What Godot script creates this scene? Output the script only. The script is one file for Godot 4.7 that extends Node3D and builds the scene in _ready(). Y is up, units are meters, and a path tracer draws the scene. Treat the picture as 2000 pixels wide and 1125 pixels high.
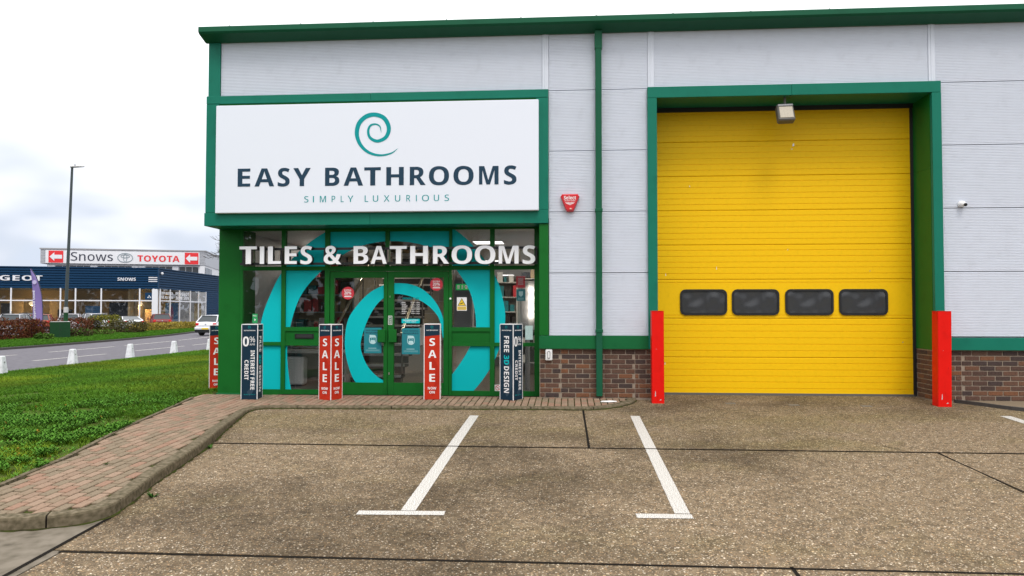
extends Node3D
# A green and white retail warehouse unit with a tiled forecourt, a yard, a lawn, a road and a car dealership beyond.
# x runs along the shop front, y is up, z points from the shop front to the camera. Units: metres.

const SL := 0.0426          # fall of the yard towards the camera
const ROAD_Y := -0.42
const VERGE_Y := -0.32
var rng := RandomNumberGenerator.new()
var M := {}
var used := {}
var cam_pos := Vector3(0, 1.385, 12.12)

# ------------------------------------------------------------------ mesh building
class MB:
	var v := PackedVector3Array()
	var n := PackedVector3Array()
	var c := PackedColorArray()
	var col := Color(1, 1, 1)
	var x := Transform3D.IDENTITY
	func tri(a: Vector3, b: Vector3, d: Vector3) -> void:   # anticlockwise seen from outside
		var A: Vector3 = x * a
		var B: Vector3 = x * b
		var D: Vector3 = x * d
		var nn := (B - A).cross(D - A)
		if nn.length_squared() < 1e-16:
			return
		nn = nn.normalized()
		v.append(A); v.append(D); v.append(B)
		for i in 3:
			n.append(nn); c.append(col)
	func quad(a: Vector3, b: Vector3, d: Vector3, e: Vector3) -> void:
		tri(a, b, d); tri(a, d, e)
	func box(lo: Vector3, hi: Vector3) -> void:
		var p := [Vector3(lo.x, lo.y, lo.z), Vector3(hi.x, lo.y, lo.z), Vector3(hi.x, hi.y, lo.z), Vector3(lo.x, hi.y, lo.z), Vector3(lo.x, lo.y, hi.z), Vector3(hi.x, lo.y, hi.z), Vector3(hi.x, hi.y, hi.z), Vector3(lo.x, hi.y, hi.z)]
		quad(p[4], p[5], p[6], p[7]); quad(p[1], p[0], p[3], p[2]); quad(p[5], p[1], p[2], p[6])
		quad(p[0], p[4], p[7], p[3]); quad(p[7], p[6], p[2], p[3]); quad(p[0], p[1], p[5], p[4])
	func cbox(lo: Vector3, hi: Vector3, b: float) -> void:   # chamfered box
		var m := (lo + hi) / 2
		var h := (hi - lo) / 2
		for ax in 3:
			for s in [-1, 1]:
				var u := (ax + 1) % 3
				var w := (ax + 2) % 3
				var q := []
				for k in [[-1, -1], [1, -1], [1, 1], [-1, 1]]:
					var p := m
					p[ax] += s * h[ax]; p[u] += k[0] * (h[u] - b); p[w] += k[1] * (h[w] - b)
					q.append(p)
				if s > 0: quad(q[0], q[1], q[2], q[3])
				else: quad(q[3], q[2], q[1], q[0])
		for ax in 3:
			var u := (ax + 1) % 3
			var w := (ax + 2) % 3
			for k in [[-1, -1], [1, -1], [1, 1], [-1, 1]]:
				var a := m; var d := m; var e := m; var f := m
				a[ax] -= h[ax] - b; a[u] += k[0] * h[u]; a[w] += k[1] * (h[w] - b)
				d[ax] -= h[ax] - b; d[u] += k[0] * (h[u] - b); d[w] += k[1] * h[w]
				e = d; e[ax] += 2 * (h[ax] - b)
				f = a; f[ax] += 2 * (h[ax] - b)
				if k[0] * k[1] > 0: quad(a, d, e, f)
				else: quad(f, e, d, a)
		for sx in [-1, 1]:
			for sy in [-1, 1]:
				for sz in [-1, 1]:
					var a := m + Vector3(sx * h.x, sy * (h.y - b), sz * (h.z - b))
					var d := m + Vector3(sx * (h.x - b), sy * h.y, sz * (h.z - b))
					var e := m + Vector3(sx * (h.x - b), sy * (h.y - b), sz * h.z)
					if sx * sy * sz > 0: tri(a, d, e)
					else: tri(e, d, a)
	func prism(poly: PackedVector2Array, z0: float, z1: float) -> void:   # polygon in x, y drawn out along z
		var p := poly
		if Geometry2D.is_polygon_clockwise(p):
			p = p.duplicate(); p.reverse()
		var t := Geometry2D.triangulate_polygon(p)
		for i in range(0, t.size(), 3):
			var a := p[t[i]]; var b := p[t[i + 1]]; var d := p[t[i + 2]]
			if (b - a).cross(d - a) < 0:
				var k := b; b = d; d = k
			tri(Vector3(a.x, a.y, z1), Vector3(b.x, b.y, z1), Vector3(d.x, d.y, z1))
			tri(Vector3(d.x, d.y, z0), Vector3(b.x, b.y, z0), Vector3(a.x, a.y, z0))
		for i in p.size():
			var a := p[i]; var b := p[(i + 1) % p.size()]
			quad(Vector3(a.x, a.y, z0), Vector3(b.x, b.y, z0), Vector3(b.x, b.y, z1), Vector3(a.x, a.y, z1))
	func tube(a: Vector3, b: Vector3, r0: float, r1: float, sides := 8, caps := true) -> void:
		var d := (b - a).normalized()
		var u := d.cross(Vector3.UP if absf(d.y) < 0.9 else Vector3.RIGHT).normalized()
		var w := d.cross(u)
		for i in sides:
			var t0 := TAU * i / sides; var t1 := TAU * (i + 1) / sides
			var e0 := u * cos(t0) + w * sin(t0); var e1 := u * cos(t1) + w * sin(t1)
			var q := [x * (a + e0 * r0), x * (a + e1 * r0), x * (b + e1 * r1), x * (b + e0 * r1)]
			var nn := [x.basis * e0, x.basis * e1, x.basis * e1, x.basis * e0]
			for k in [0, 2, 1, 0, 3, 2]:
				v.append(q[k]); n.append((nn[k] as Vector3).normalized()); c.append(col)
			if caps:
				tri(b, b + e0 * r1, b + e1 * r1); tri(a, a + e1 * r0, a + e0 * r0)
	func grid(rows: Array, closed := false) -> void:          # smooth sheet through rows of points
		var R := rows.size(); var C: int = rows[0].size()
		for i in R - 1:
			for j in (C if closed else C - 1):
				var ids := [[i, j], [i, (j + 1) % C], [i + 1, (j + 1) % C], [i + 1, j]]
				var nn := []
				for k in ids:
					var r: int = k[0]; var q: int = k[1]
					var du: Vector3 = rows[mini(r + 1, R - 1)][q] - rows[maxi(r - 1, 0)][q]
					var q1 := (q + 1) % C if closed else mini(q + 1, C - 1)
					var q0 := (q - 1 + C) % C if closed else maxi(q - 1, 0)
					var dv: Vector3 = rows[r][q1] - rows[r][q0]
					nn.append((x.basis * dv.cross(du)).normalized())
				for k in [0, 2, 1, 0, 3, 2]:
					v.append(x * (rows[ids[k][0]][ids[k][1]] as Vector3)); n.append(nn[k]); c.append(col)
	func ball(m: Vector3, r: Vector3, rings := 8, seg := 12) -> void:
		var rows := []
		for i in rings + 1:
			var a := PI * i / rings
			var row := []
			for j in seg:
				var t := -TAU * j / seg
				row.append(m + Vector3(r.x * sin(a) * cos(t), r.y * cos(a), r.z * sin(a) * sin(t)))
			rows.append(row)
		grid(rows, true)
	func mesh() -> ArrayMesh:
		var arr := []
		arr.resize(Mesh.ARRAY_MAX)
		arr[Mesh.ARRAY_VERTEX] = v; arr[Mesh.ARRAY_NORMAL] = n; arr[Mesh.ARRAY_COLOR] = c
		var m := ArrayMesh.new()
		m.add_surface_from_arrays(Mesh.PRIMITIVE_TRIANGLES, arr)
		return m

func V(a: float, b: float, d: float) -> Vector3:
	return Vector3(a, b, d)

func part(called: String, shape, material: Material, parent: Node) -> MeshInstance3D:
	var o := MeshInstance3D.new()
	o.name = called
	o.mesh = shape.mesh() if shape is MB else shape
	o.material_override = material
	parent.add_child(o, true)
	return o

func boxpart(called: String, lo: Vector3, hi: Vector3, material: Material, parent: Node, bevel := 0.0) -> MeshInstance3D:
	var b := MB.new()
	if bevel > 0.0: b.cbox(lo, hi, bevel)
	else: b.box(lo, hi)
	return part(called, b, material, parent)

func numbered(called: String) -> String:
	var k: int = used.get(called, 0)
	used[called] = k + 1
	return called if k == 0 else "%s_%03d" % [called, k]

func tag(o: Node, label: String, category: String, group := "") -> Node:
	o.set_meta("label", label); o.set_meta("category", category)
	if group != "": o.set_meta("group", group)
	return o

func thing(called: String, label: String, category: String, at := Vector3.ZERO, turn := 0.0, group := "") -> Node3D:
	var o := Node3D.new()
	o.name = numbered(called)
	add_child(o)
	o.position = at; o.rotation.y = turn
	tag(o, label, category, group)
	return o

func structure(called: String, shape, material: Material) -> MeshInstance3D:
	var o := part(numbered(called), shape, material, self)
	o.set_meta("kind", "structure")
	return o

# ------------------------------------------------------------------ lettering
var font_cache := {}
func font(bold: bool) -> SystemFont:
	if not font_cache.has(bold):
		var f := SystemFont.new()
		f.font_names = PackedStringArray(["Droid Sans"])
		f.font_weight = 700 if bold else 400
		font_cache[bold] = f
	return font_cache[bold]

var glyph_cache := {}
func glyph(text: String, bold: bool, curve := 0.6) -> TextMesh:
	var k := "%s|%s|%.2f" % [text, bold, curve]
	if not glyph_cache.has(k):
		var t := TextMesh.new()
		t.text = text; t.font = font(bold); t.font_size = 48; t.pixel_size = 0.01; t.depth = 1.0; t.curve_step = curve
		glyph_cache[k] = t
	return glyph_cache[k]

# a word fitted to the box x0..x1, y0..y1 of its parent, its face at z and its back depth behind it
func word(called: String, text: String, x0: float, x1: float, y0: float, y1: float, z: float, depth: float, material: Material, parent: Node, bold := true) -> MeshInstance3D:
	if text == "I":       # a plain stroke, without serifs
		return boxpart(called, V(x0, y0, z - depth), V(x1, y1, z), material, parent)
	var t := glyph(text, bold, 0.6 if y1 - y0 > 0.2 else 2.0)
	var bb := t.get_aabb()
	var o := part(called, t, material, parent)
	var s := Vector3((x1 - x0) / bb.size.x, (y1 - y0) / bb.size.y, depth / bb.size.z)
	o.scale = s
	o.position = Vector3(x0 - bb.position.x * s.x, y0 - bb.position.y * s.y, z - (bb.position.z + bb.size.z) * s.z)
	return o

# the same on a face that is turned: pos is the middle of the word, w and h its size, roll turns it in its plane
func word_at(called: String, text: String, pos: Vector3, w: float, h: float, material: Material, parent: Node, turn := 0.0, roll := 0.0, bold := true) -> MeshInstance3D:
	var t := glyph(text, bold, 2.0)
	var bb := t.get_aabb()
	var o := part(called, t, material, parent)
	var s := Vector3(w / bb.size.x, h / bb.size.y, 0.002 / bb.size.z)
	var b := Basis(Vector3.UP, turn) * Basis(Vector3.BACK, roll)
	o.transform = Transform3D(b * Basis.from_scale(s), pos - b * (bb.get_center() * s))
	return o

# ------------------------------------------------------------------ textures and materials
func lut_texture(size: int, freq: float, stops: Array, sd: int, oct := 4, kind := FastNoiseLite.TYPE_SIMPLEX_SMOOTH) -> ImageTexture:
	var f := FastNoiseLite.new()
	f.seed = sd; f.noise_type = kind; f.frequency = freq; f.fractal_octaves = oct
	var src := f.get_seamless_image(size, size)
	src.convert(Image.FORMAT_L8)
	var d := src.get_data()
	var lut := PackedByteArray()
	lut.resize(768)
	for i in 256:
		var t := i / 255.0 * (stops.size() - 1)
		var k := mini(int(t), stops.size() - 2)
		var cc: Color = (stops[k] as Color).lerp(stops[k + 1], t - k)
		cc = cc.linear_to_srgb()
		lut[i * 3] = int(clampf(cc.r, 0, 1) * 255); lut[i * 3 + 1] = int(clampf(cc.g, 0, 1) * 255); lut[i * 3 + 2] = int(clampf(cc.b, 0, 1) * 255)
	var out := PackedByteArray()
	out.resize(size * size * 3)
	for i in size * size:
		var k := d[i] * 3
		out[i * 3] = lut[k]; out[i * 3 + 1] = lut[k + 1]; out[i * 3 + 2] = lut[k + 2]
	var img := Image.create_from_data(size, size, false, Image.FORMAT_RGB8, out)
	img.generate_mipmaps()
	return ImageTexture.create_from_image(img)

func bump_texture(size: int, freq: float, strength: float, sd: int, oct := 3) -> ImageTexture:
	var f := FastNoiseLite.new()
	f.seed = sd; f.noise_type = FastNoiseLite.TYPE_SIMPLEX_SMOOTH; f.frequency = freq; f.fractal_octaves = oct
	var src := f.get_seamless_image(size, size)
	src.convert(Image.FORMAT_RGBA8)
	src.bump_map_to_normal_map(strength)
	return ImageTexture.create_from_image(src)

func aggregate_texture(size: int, count: int) -> ImageTexture:     # stones showing in a worn concrete skin
	var f := FastNoiseLite.new()
	f.seed = 5; f.frequency = 0.02; f.fractal_octaves = 5
	var src := f.get_seamless_image(size, size)
	src.convert(Image.FORMAT_L8)
	var d := src.get_data()
	var out := PackedByteArray()
	out.resize(size * size * 3)
	for i in size * size:
		var k := 0.72 + d[i] / 255.0 * 0.56
		out[i * 3] = int(118 * k); out[i * 3 + 1] = int(106 * k); out[i * 3 + 2] = int(88 * k)
	var r := RandomNumberGenerator.new()
	r.seed = 11
	var pal := [[196, 184, 160], [226, 216, 198], [172, 146, 114], [150, 124, 96], [136, 123, 106], [112, 100, 85], [98, 88, 75], [106, 95, 82], [188, 168, 138], [92, 83, 72]]
	for k in count:
		var px := r.randf() * size; var py := r.randf() * size
		var ra := r.randf_range(0.8, 2.6) if r.randf() < 0.9 else r.randf_range(2.4, 4.2)
		var rb := ra * r.randf_range(0.5, 1.0); var th := r.randf() * PI
		var cs := cos(th); var sn := sin(th)
		var p: Array = pal[r.randi() % pal.size()]
		var g := r.randf_range(0.8, 1.12)
		var R := int(ceil(ra))
		for dy in range(-R, R + 1):
			for dx in range(-R, R + 1):
				var a := (dx * cs + dy * sn) / ra; var b := (-dx * sn + dy * cs) / rb
				if a * a + b * b <= 1.0:
					var i := (posmod(int(py) + dy, size) * size + posmod(int(px) + dx, size)) * 3
					out[i] = mini(255, int(p[0] * g)); out[i + 1] = mini(255, int(p[1] * g)); out[i + 2] = mini(255, int(p[2] * g))
	var img := Image.create_from_data(size, size, false, Image.FORMAT_RGB8, out)
	img.generate_mipmaps()
	return ImageTexture.create_from_image(img)

func mat(col: Color, rough := 0.6, metal := 0.0, tex: Texture2D = null, span := 1.0, bump: Texture2D = null, bump_scale := 0.5) -> StandardMaterial3D:
	var m := StandardMaterial3D.new()
	m.albedo_color = col.linear_to_srgb()
	m.roughness = rough; m.metallic = metal
	if tex:
		m.albedo_texture = tex
	if bump:
		m.normal_enabled = true; m.normal_texture = bump; m.normal_scale = bump_scale
	if tex or bump:
		m.uv1_triplanar = true; m.uv1_world_triplanar = true
		m.uv1_scale = Vector3.ONE / span
	return m

func glow(col: Color, energy: float) -> StandardMaterial3D:
	var m := mat(Color(0.8, 0.8, 0.8), 0.5)
	m.emission_enabled = true; m.emission = col.linear_to_srgb(); m.emission_energy_multiplier = energy
	return m

func glass(col: Color, alpha: float, rough := 0.0) -> StandardMaterial3D:
	var m := mat(col, rough)
	m.transparency = BaseMaterial3D.TRANSPARENCY_ALPHA
	m.albedo_color.a = alpha
	m.metallic_specular = 0.6
	return m

func G(k: float) -> Color:
	return Color(k, k, k)

func materials() -> void:
	var soft := lut_texture(256, 0.012, [G(0.86), G(0.97), G(1.0), G(1.0)], 3)
	var grime := lut_texture(512, 0.01, [G(0.62), G(0.82), G(0.95), G(1.0), G(1.0)], 8, 5)
	M.soft = soft; M.grime = grime
	var faint := lut_texture(256, 0.03, [G(0.92), G(0.985), G(1.0), G(1.0)], 6, 5)
	var metal_bump := bump_texture(256, 0.02, 1.2, 4)
	M.clad = mat(Color(0.64, 0.68, 0.76), 0.45, 0.0, faint, 2.3)
	M.green = mat(Color(0.010, 0.125, 0.020), 0.36, 0.0, soft, 1.4)
	M.teal = mat(Color(0.010, 0.165, 0.110), 0.40, 0.0, soft, 1.7)
	M.gutter = mat(Color(0.012, 0.098, 0.050), 0.42, 0.0, soft, 1.9)
	M.base_green = mat(Color(0.010, 0.125, 0.040), 0.42, 0.0, soft, 1.2)
	M.yellow = mat(Color(0.86, 0.52, 0.006), 0.45, 0.0, faint, 0.7, bump_texture(256, 0.05, 1.0, 9), 0.10)
	M.rubber = mat(Color(0.012, 0.012, 0.013), 0.55)
	M.black = mat(Color(0.010, 0.011, 0.012), 0.35)
	M.red = mat(Color(0.72, 0.010, 0.006), 0.38, 0.0, soft, 0.9)
	M.sign_white = mat(Color(0.74, 0.78, 0.86), 0.35)
	M.navy = mat(Color(0.020, 0.050, 0.085), 0.4)
	M.logo_teal = mat(Color(0.004, 0.29, 0.30), 0.4)
	M.vinyl = mat(Color(0.002, 0.47, 0.50), 0.45)
	M.white = mat(Color(0.8, 0.8, 0.8), 0.45)
	M.grey = mat(Color(0.3, 0.3, 0.31), 0.5)
	M.steel = mat(Color(0.55, 0.55, 0.53), 0.3, 0.9)
	M.steel_dull = mat(Color(0.13, 0.125, 0.115), 0.6, 0.3)
	M.brass = mat(Color(0.62, 0.56, 0.42), 0.28, 0.8)
	M.alarm_red = mat(Color(0.55, 0.006, 0.012), 0.25)
	M.glass = glass(Color(0.015, 0.02, 0.02), 0.12)
	M.far_glass = glass(Color(0.02, 0.025, 0.025), 0.22)
	M.door_pane = mat(Color(0.045, 0.047, 0.050), 0.16, 0.0, null, 0.9, bump_texture(256, 0.008, 5.0, 21, 2), 1.1)
	# masonry
	M.mortar = mat(Color(0.29, 0.235, 0.18), 0.9, 0.0, grime, 0.6)
	M.bricks = []
	var bt := lut_texture(256, 0.04, [G(0.55), G(0.85), G(1.0), G(1.0)], 31, 5)
	for q in [[0.118, 0.068, 0.052], [0.138, 0.076, 0.054], [0.098, 0.060, 0.048], [0.160, 0.082, 0.052], [0.195, 0.090, 0.050], [0.080, 0.054, 0.046], [0.126, 0.076, 0.056], [0.072, 0.052, 0.048]]:
		M.bricks.append(mat(Color(q[0], q[1], q[2]), 0.85, 0.0, bt, 0.35, metal_bump, 0.5))
	M.pavers = []
	var pt := lut_texture(256, 0.05, [G(0.55), G(0.9), G(1.0), Color(0.9, 0.97, 0.85)], 41, 5)
	for q in [[0.28, 0.192, 0.135], [0.255, 0.178, 0.125], [0.29, 0.205, 0.145], [0.235, 0.175, 0.12], [0.275, 0.170, 0.118], [0.215, 0.168, 0.115]]:
		M.pavers.append(mat(Color(q[0], q[1], q[2]), 0.85, 0.0, pt, 0.4, metal_bump, 0.6))
	M.joint_moss = mat(Color(1, 1, 1), 0.95, 0.0, lut_texture(256, 0.02, [Color(0.022, 0.018, 0.012), Color(0.035, 0.032, 0.014), Color(0.045, 0.055, 0.012), Color(0.045, 0.075, 0.010)], 42, 4), 0.8)
	M.kerb = mat(Color(1, 1, 1), 0.88, 0.0, lut_texture(512, 0.02, [Color(0.055, 0.048, 0.030), Color(0.105, 0.088, 0.055), Color(0.155, 0.128, 0.085), Color(0.23, 0.19, 0.135)], 43, 6), 0.7, metal_bump, 0.7)
	M.slab = mat(Color(0.87, 0.83, 0.785), 0.85, 0.0, aggregate_texture(2048, 190000), 5.0)
	M.slab.vertex_color_use_as_albedo = true
	M.slab_smooth = mat(Color(1, 1, 1), 0.88, 0.0, lut_texture(512, 0.015, [Color(0.09, 0.078, 0.058), Color(0.15, 0.13, 0.10), Color(0.19, 0.165, 0.13), Color(0.22, 0.19, 0.15)], 44, 6), 1.6, metal_bump, 0.5)
	M.joint = mat(Color(0.014, 0.012, 0.010), 0.95)
	M.paint = mat(Color(1, 1, 1), 0.7, 0.0, lut_texture(512, 0.06, [Color(0.15, 0.13, 0.10), Color(0.15, 0.13, 0.10), Color(0.19, 0.165, 0.13), Color(0.60, 0.58, 0.54), Color(0.67, 0.66, 0.62), Color(0.69, 0.68, 0.65), Color(0.70, 0.69, 0.66)], 45, 6), 0.35)
	# ground cover
	M.soil = mat(Color(1, 1, 1), 0.95, 0.0, lut_texture(512, 0.02, [Color(0.045, 0.032, 0.018), Color(0.06, 0.07, 0.018), Color(0.06, 0.11, 0.014), Color(0.07, 0.13, 0.015)], 51, 5), 2.0)
	M.blade = mat(Color(1, 1, 1), 0.7)
	M.blade.vertex_color_use_as_albedo = true
	M.blade.backlight_enabled = true; M.blade.backlight = Color(0.10, 0.16, 0.03)
	M.asphalt = mat(Color(1, 1, 1), 0.75, 0.0, lut_texture(512, 0.03, [Color(0.105, 0.10, 0.112), Color(0.135, 0.13, 0.145), Color(0.15, 0.145, 0.16)], 52, 6), 5.0)
	M.far_ground = mat(Color(1, 1, 1), 0.95, 0.0, lut_texture(512, 0.01, [Color(0.06, 0.07, 0.03), Color(0.08, 0.085, 0.05), Color(0.10, 0.10, 0.09)], 53, 5), 60.0)
	M.dark_kerb = mat(Color(0.055, 0.05, 0.045), 0.9, 0.0, grime, 0.7)
	M.bark = mat(Color(0.055, 0.042, 0.032), 0.9)
	# dealership
	M.blue = mat(Color(0.008, 0.040, 0.095), 0.45)
	M.silver = mat(Color(0.42, 0.43, 0.46), 0.4, 0.2)
	M.cream = mat(Color(0.66, 0.50, 0.27), 0.7)
	M.tan = mat(Color(0.45, 0.33, 0.18), 0.7)
	M.sign_red = mat(Color(0.68, 0.02, 0.025), 0.4)
	M.ink = mat(Color(0.02, 0.025, 0.05), 0.5)
	M.purple = mat(Color(0.20, 0.145, 0.36), 0.7)
	M.cabinet = mat(Color(0.014, 0.055, 0.022), 0.5, 0.0, soft, 1.0)
	M.interior = mat(Color(0.34, 0.33, 0.31), 0.8)
	M.interior_floor = mat(Color(0.10, 0.095, 0.085), 0.4)
	M.dark_step = mat(Color(0.018, 0.018, 0.02), 0.5)
	M.poster_teal = mat(Color(0.006, 0.20, 0.24), 0.5)
	M.sale_red = mat(Color(0.48, 0.030, 0.012), 0.42)
	M.sale_red2 = mat(Color(0.41, 0.023, 0.010), 0.42)
	M.stand_navy = mat(Color(0.010, 0.030, 0.052), 0.42)
	M.stand_navy2 = mat(Color(0.014, 0.042, 0.070), 0.42)
	M.sticker_red = mat(Color(0.60, 0.03, 0.05), 0.45)
	for k in ["green", "teal", "gutter", "base_green", "yellow", "red", "vinyl", "blue", "sale_red", "sale_red2", "logo_teal", "navy", "stand_navy", "cabinet"]: M[k].metallic_specular = 0.25
	for k in ["blade", "soil", "kerb", "slab", "slab_smooth", "joint_moss", "asphalt", "joint"]: M[k].metallic_specular = 0.15
	for k in M.bricks + M.pavers: k.metallic_specular = 0.2
# ------------------------------------------------------------------ heights of the ground
func yard_y(z: float) -> float:
	return -0.03 - SL * z

func paving_y(z: float) -> float:
	if z < 0.0: return maxf(-0.055, 0.11 * z)
	var up := 0.03
	if z < 1.4: up = lerpf(0.03, 0.04, clampf(z / 1.4, 0, 1))
	elif z < 2.0: up = lerpf(0.04, 0.05, (z - 1.4) / 0.6)
	else: up = lerpf(0.05, 0.10, clampf((z - 2.0) / 1.2, 0, 1))
	return yard_y(maxf(z, 0.0)) + up

func along(pts: Array, t: float, k: int) -> float:     # piecewise linear: value k (0 or 1) at t of the other column
	var o := 1 - k
	if t >= pts[0][o]: return pts[0][k]
	for i in pts.size() - 1:
		if t >= pts[i + 1][o]:
			return lerpf(pts[i][k], pts[i + 1][k], (pts[i][o] - t) / (pts[i][o] - pts[i + 1][o]))
	return pts[-1][k]

const EDGE := [[-4.95, 7.0], [-5.04, 5.68], [-5.08, 5.27], [-5.14, 4.65], [-5.36, 3.58], [-5.72, 1.91], [-5.99, 0.35], [-6.03, 0.0]]
func path_edge(z: float) -> float:
	return along(EDGE, z, 0)

func lawn_y(x: float, z: float) -> float:
	var t := clampf((path_edge(z) - x) / 9.8, 0, 1)
	t = t * t * (3 - 2 * t)
	return lerpf(paving_y(maxf(z, 0.0)) - 0.03, -0.40, t)

func drift(z: float) -> float:
	return 0.0 if z > -18.0 else -0.0053 * (z + 18.0) * (z + 18.0)

# ------------------------------------------------------------------ yard, paving, lawn, road
func slab(yard: Node, x0: float, x1: float, z0: float, z1: float, nz: FastNoiseLite, material: Material) -> void:
	var b := MB.new()
	var g := 0.008
	x0 += g; x1 -= g; z0 += g; z1 -= g
	var nx := maxi(1, int((x1 - x0) / 0.16)); var nn := maxi(1, int((z1 - z0) / 0.16))
	var pts := []
	for j in nn + 1:
		var row := []
		for i in nx + 1:
			var px := lerpf(x0, x1, float(i) / nx); var pz := lerpf(z0, z1, float(j) / nn)
			row.append(V(px, yard_y(pz), pz))
		pts.append(row)
	for j in nn:
		for i in nx:
			var q := [pts[j + 1][i], pts[j + 1][i + 1], pts[j][i + 1], pts[j][i]]
			for k in [0, 2, 1, 0, 3, 2]:
				var p: Vector3 = q[k]
				b.v.append(p); b.n.append(V(0, 1, SL).normalized())
				var t := nz.get_noise_2d(p.x * 1.0, p.z * 1.0)
				var t2 := nz.get_noise_2d(p.x * 4.0 + 50, p.z * 4.0)
				var t3 := nz.get_noise_2d(p.x * 0.35 + 9, p.z * 0.6 + 31)
				var k1 := clampf(0.95 + 0.42 * t + 0.30 * t2 + 0.55 * t3, 0.5, 1.4)
				# algae film, patchy, along the strip that the cars do not reach
				var al := clampf(0.6 * nz.get_noise_2d(p.x * 0.8 + 200, p.z * 2.2) + 0.45 * nz.get_noise_2d(p.x * 9.0, p.z * 9.0 + 70) + (0.30 if p.z < 3.4 else -0.08), 0, 1)
				b.c.append(Color(k1, k1, k1).lerp(Color(0.76, 0.80, 0.54), al * 0.7))
	var down := V(0, -0.12, 0)
	b.col = Color(0.5, 0.48, 0.42)
	var P := [V(x0, yard_y(z0), z0), V(x1, yard_y(z0), z0), V(x1, yard_y(z1), z1), V(x0, yard_y(z1), z1)]
	for i in 4:
		var a: Vector3 = P[i]; var d: Vector3 = P[(i + 1) % 4]
		b.quad(d + down, a + down, a, d)
	part("concrete_slab", b, material, yard)

func strip_mesh(pts: Array, w: float, lift: float) -> MB:    # a painted strip on the yard between two points
	var b := MB.new()
	var a: Vector2 = pts[0]; var d: Vector2 = pts[1]
	var u := (d - a).normalized(); var s := Vector2(-u.y, u.x) * w / 2
	var n := maxi(1, int(a.distance_to(d) / 0.1))
	for i in n:
		var p0 := a.lerp(d, float(i) / n); var p1 := a.lerp(d, float(i + 1) / n)
		var j0 := rng.randf_range(-0.004, 0.004); var j1 := rng.randf_range(-0.004, 0.004)
		var q := [p0 + s * (1 + j0 * 10), p1 + s * (1 + j1 * 10), p1 - s, p0 - s]
		var r := []
		for e in q: r.append(V(e.x, yard_y(e.y) + lift, e.y))
		var up := (r[1] - r[0]).cross(r[2] - r[0]) as Vector3
		if up.y > 0: b.quad(r[0], r[1], r[2], r[3])
		else: b.quad(r[3], r[2], r[1], r[0])
	return b

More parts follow.
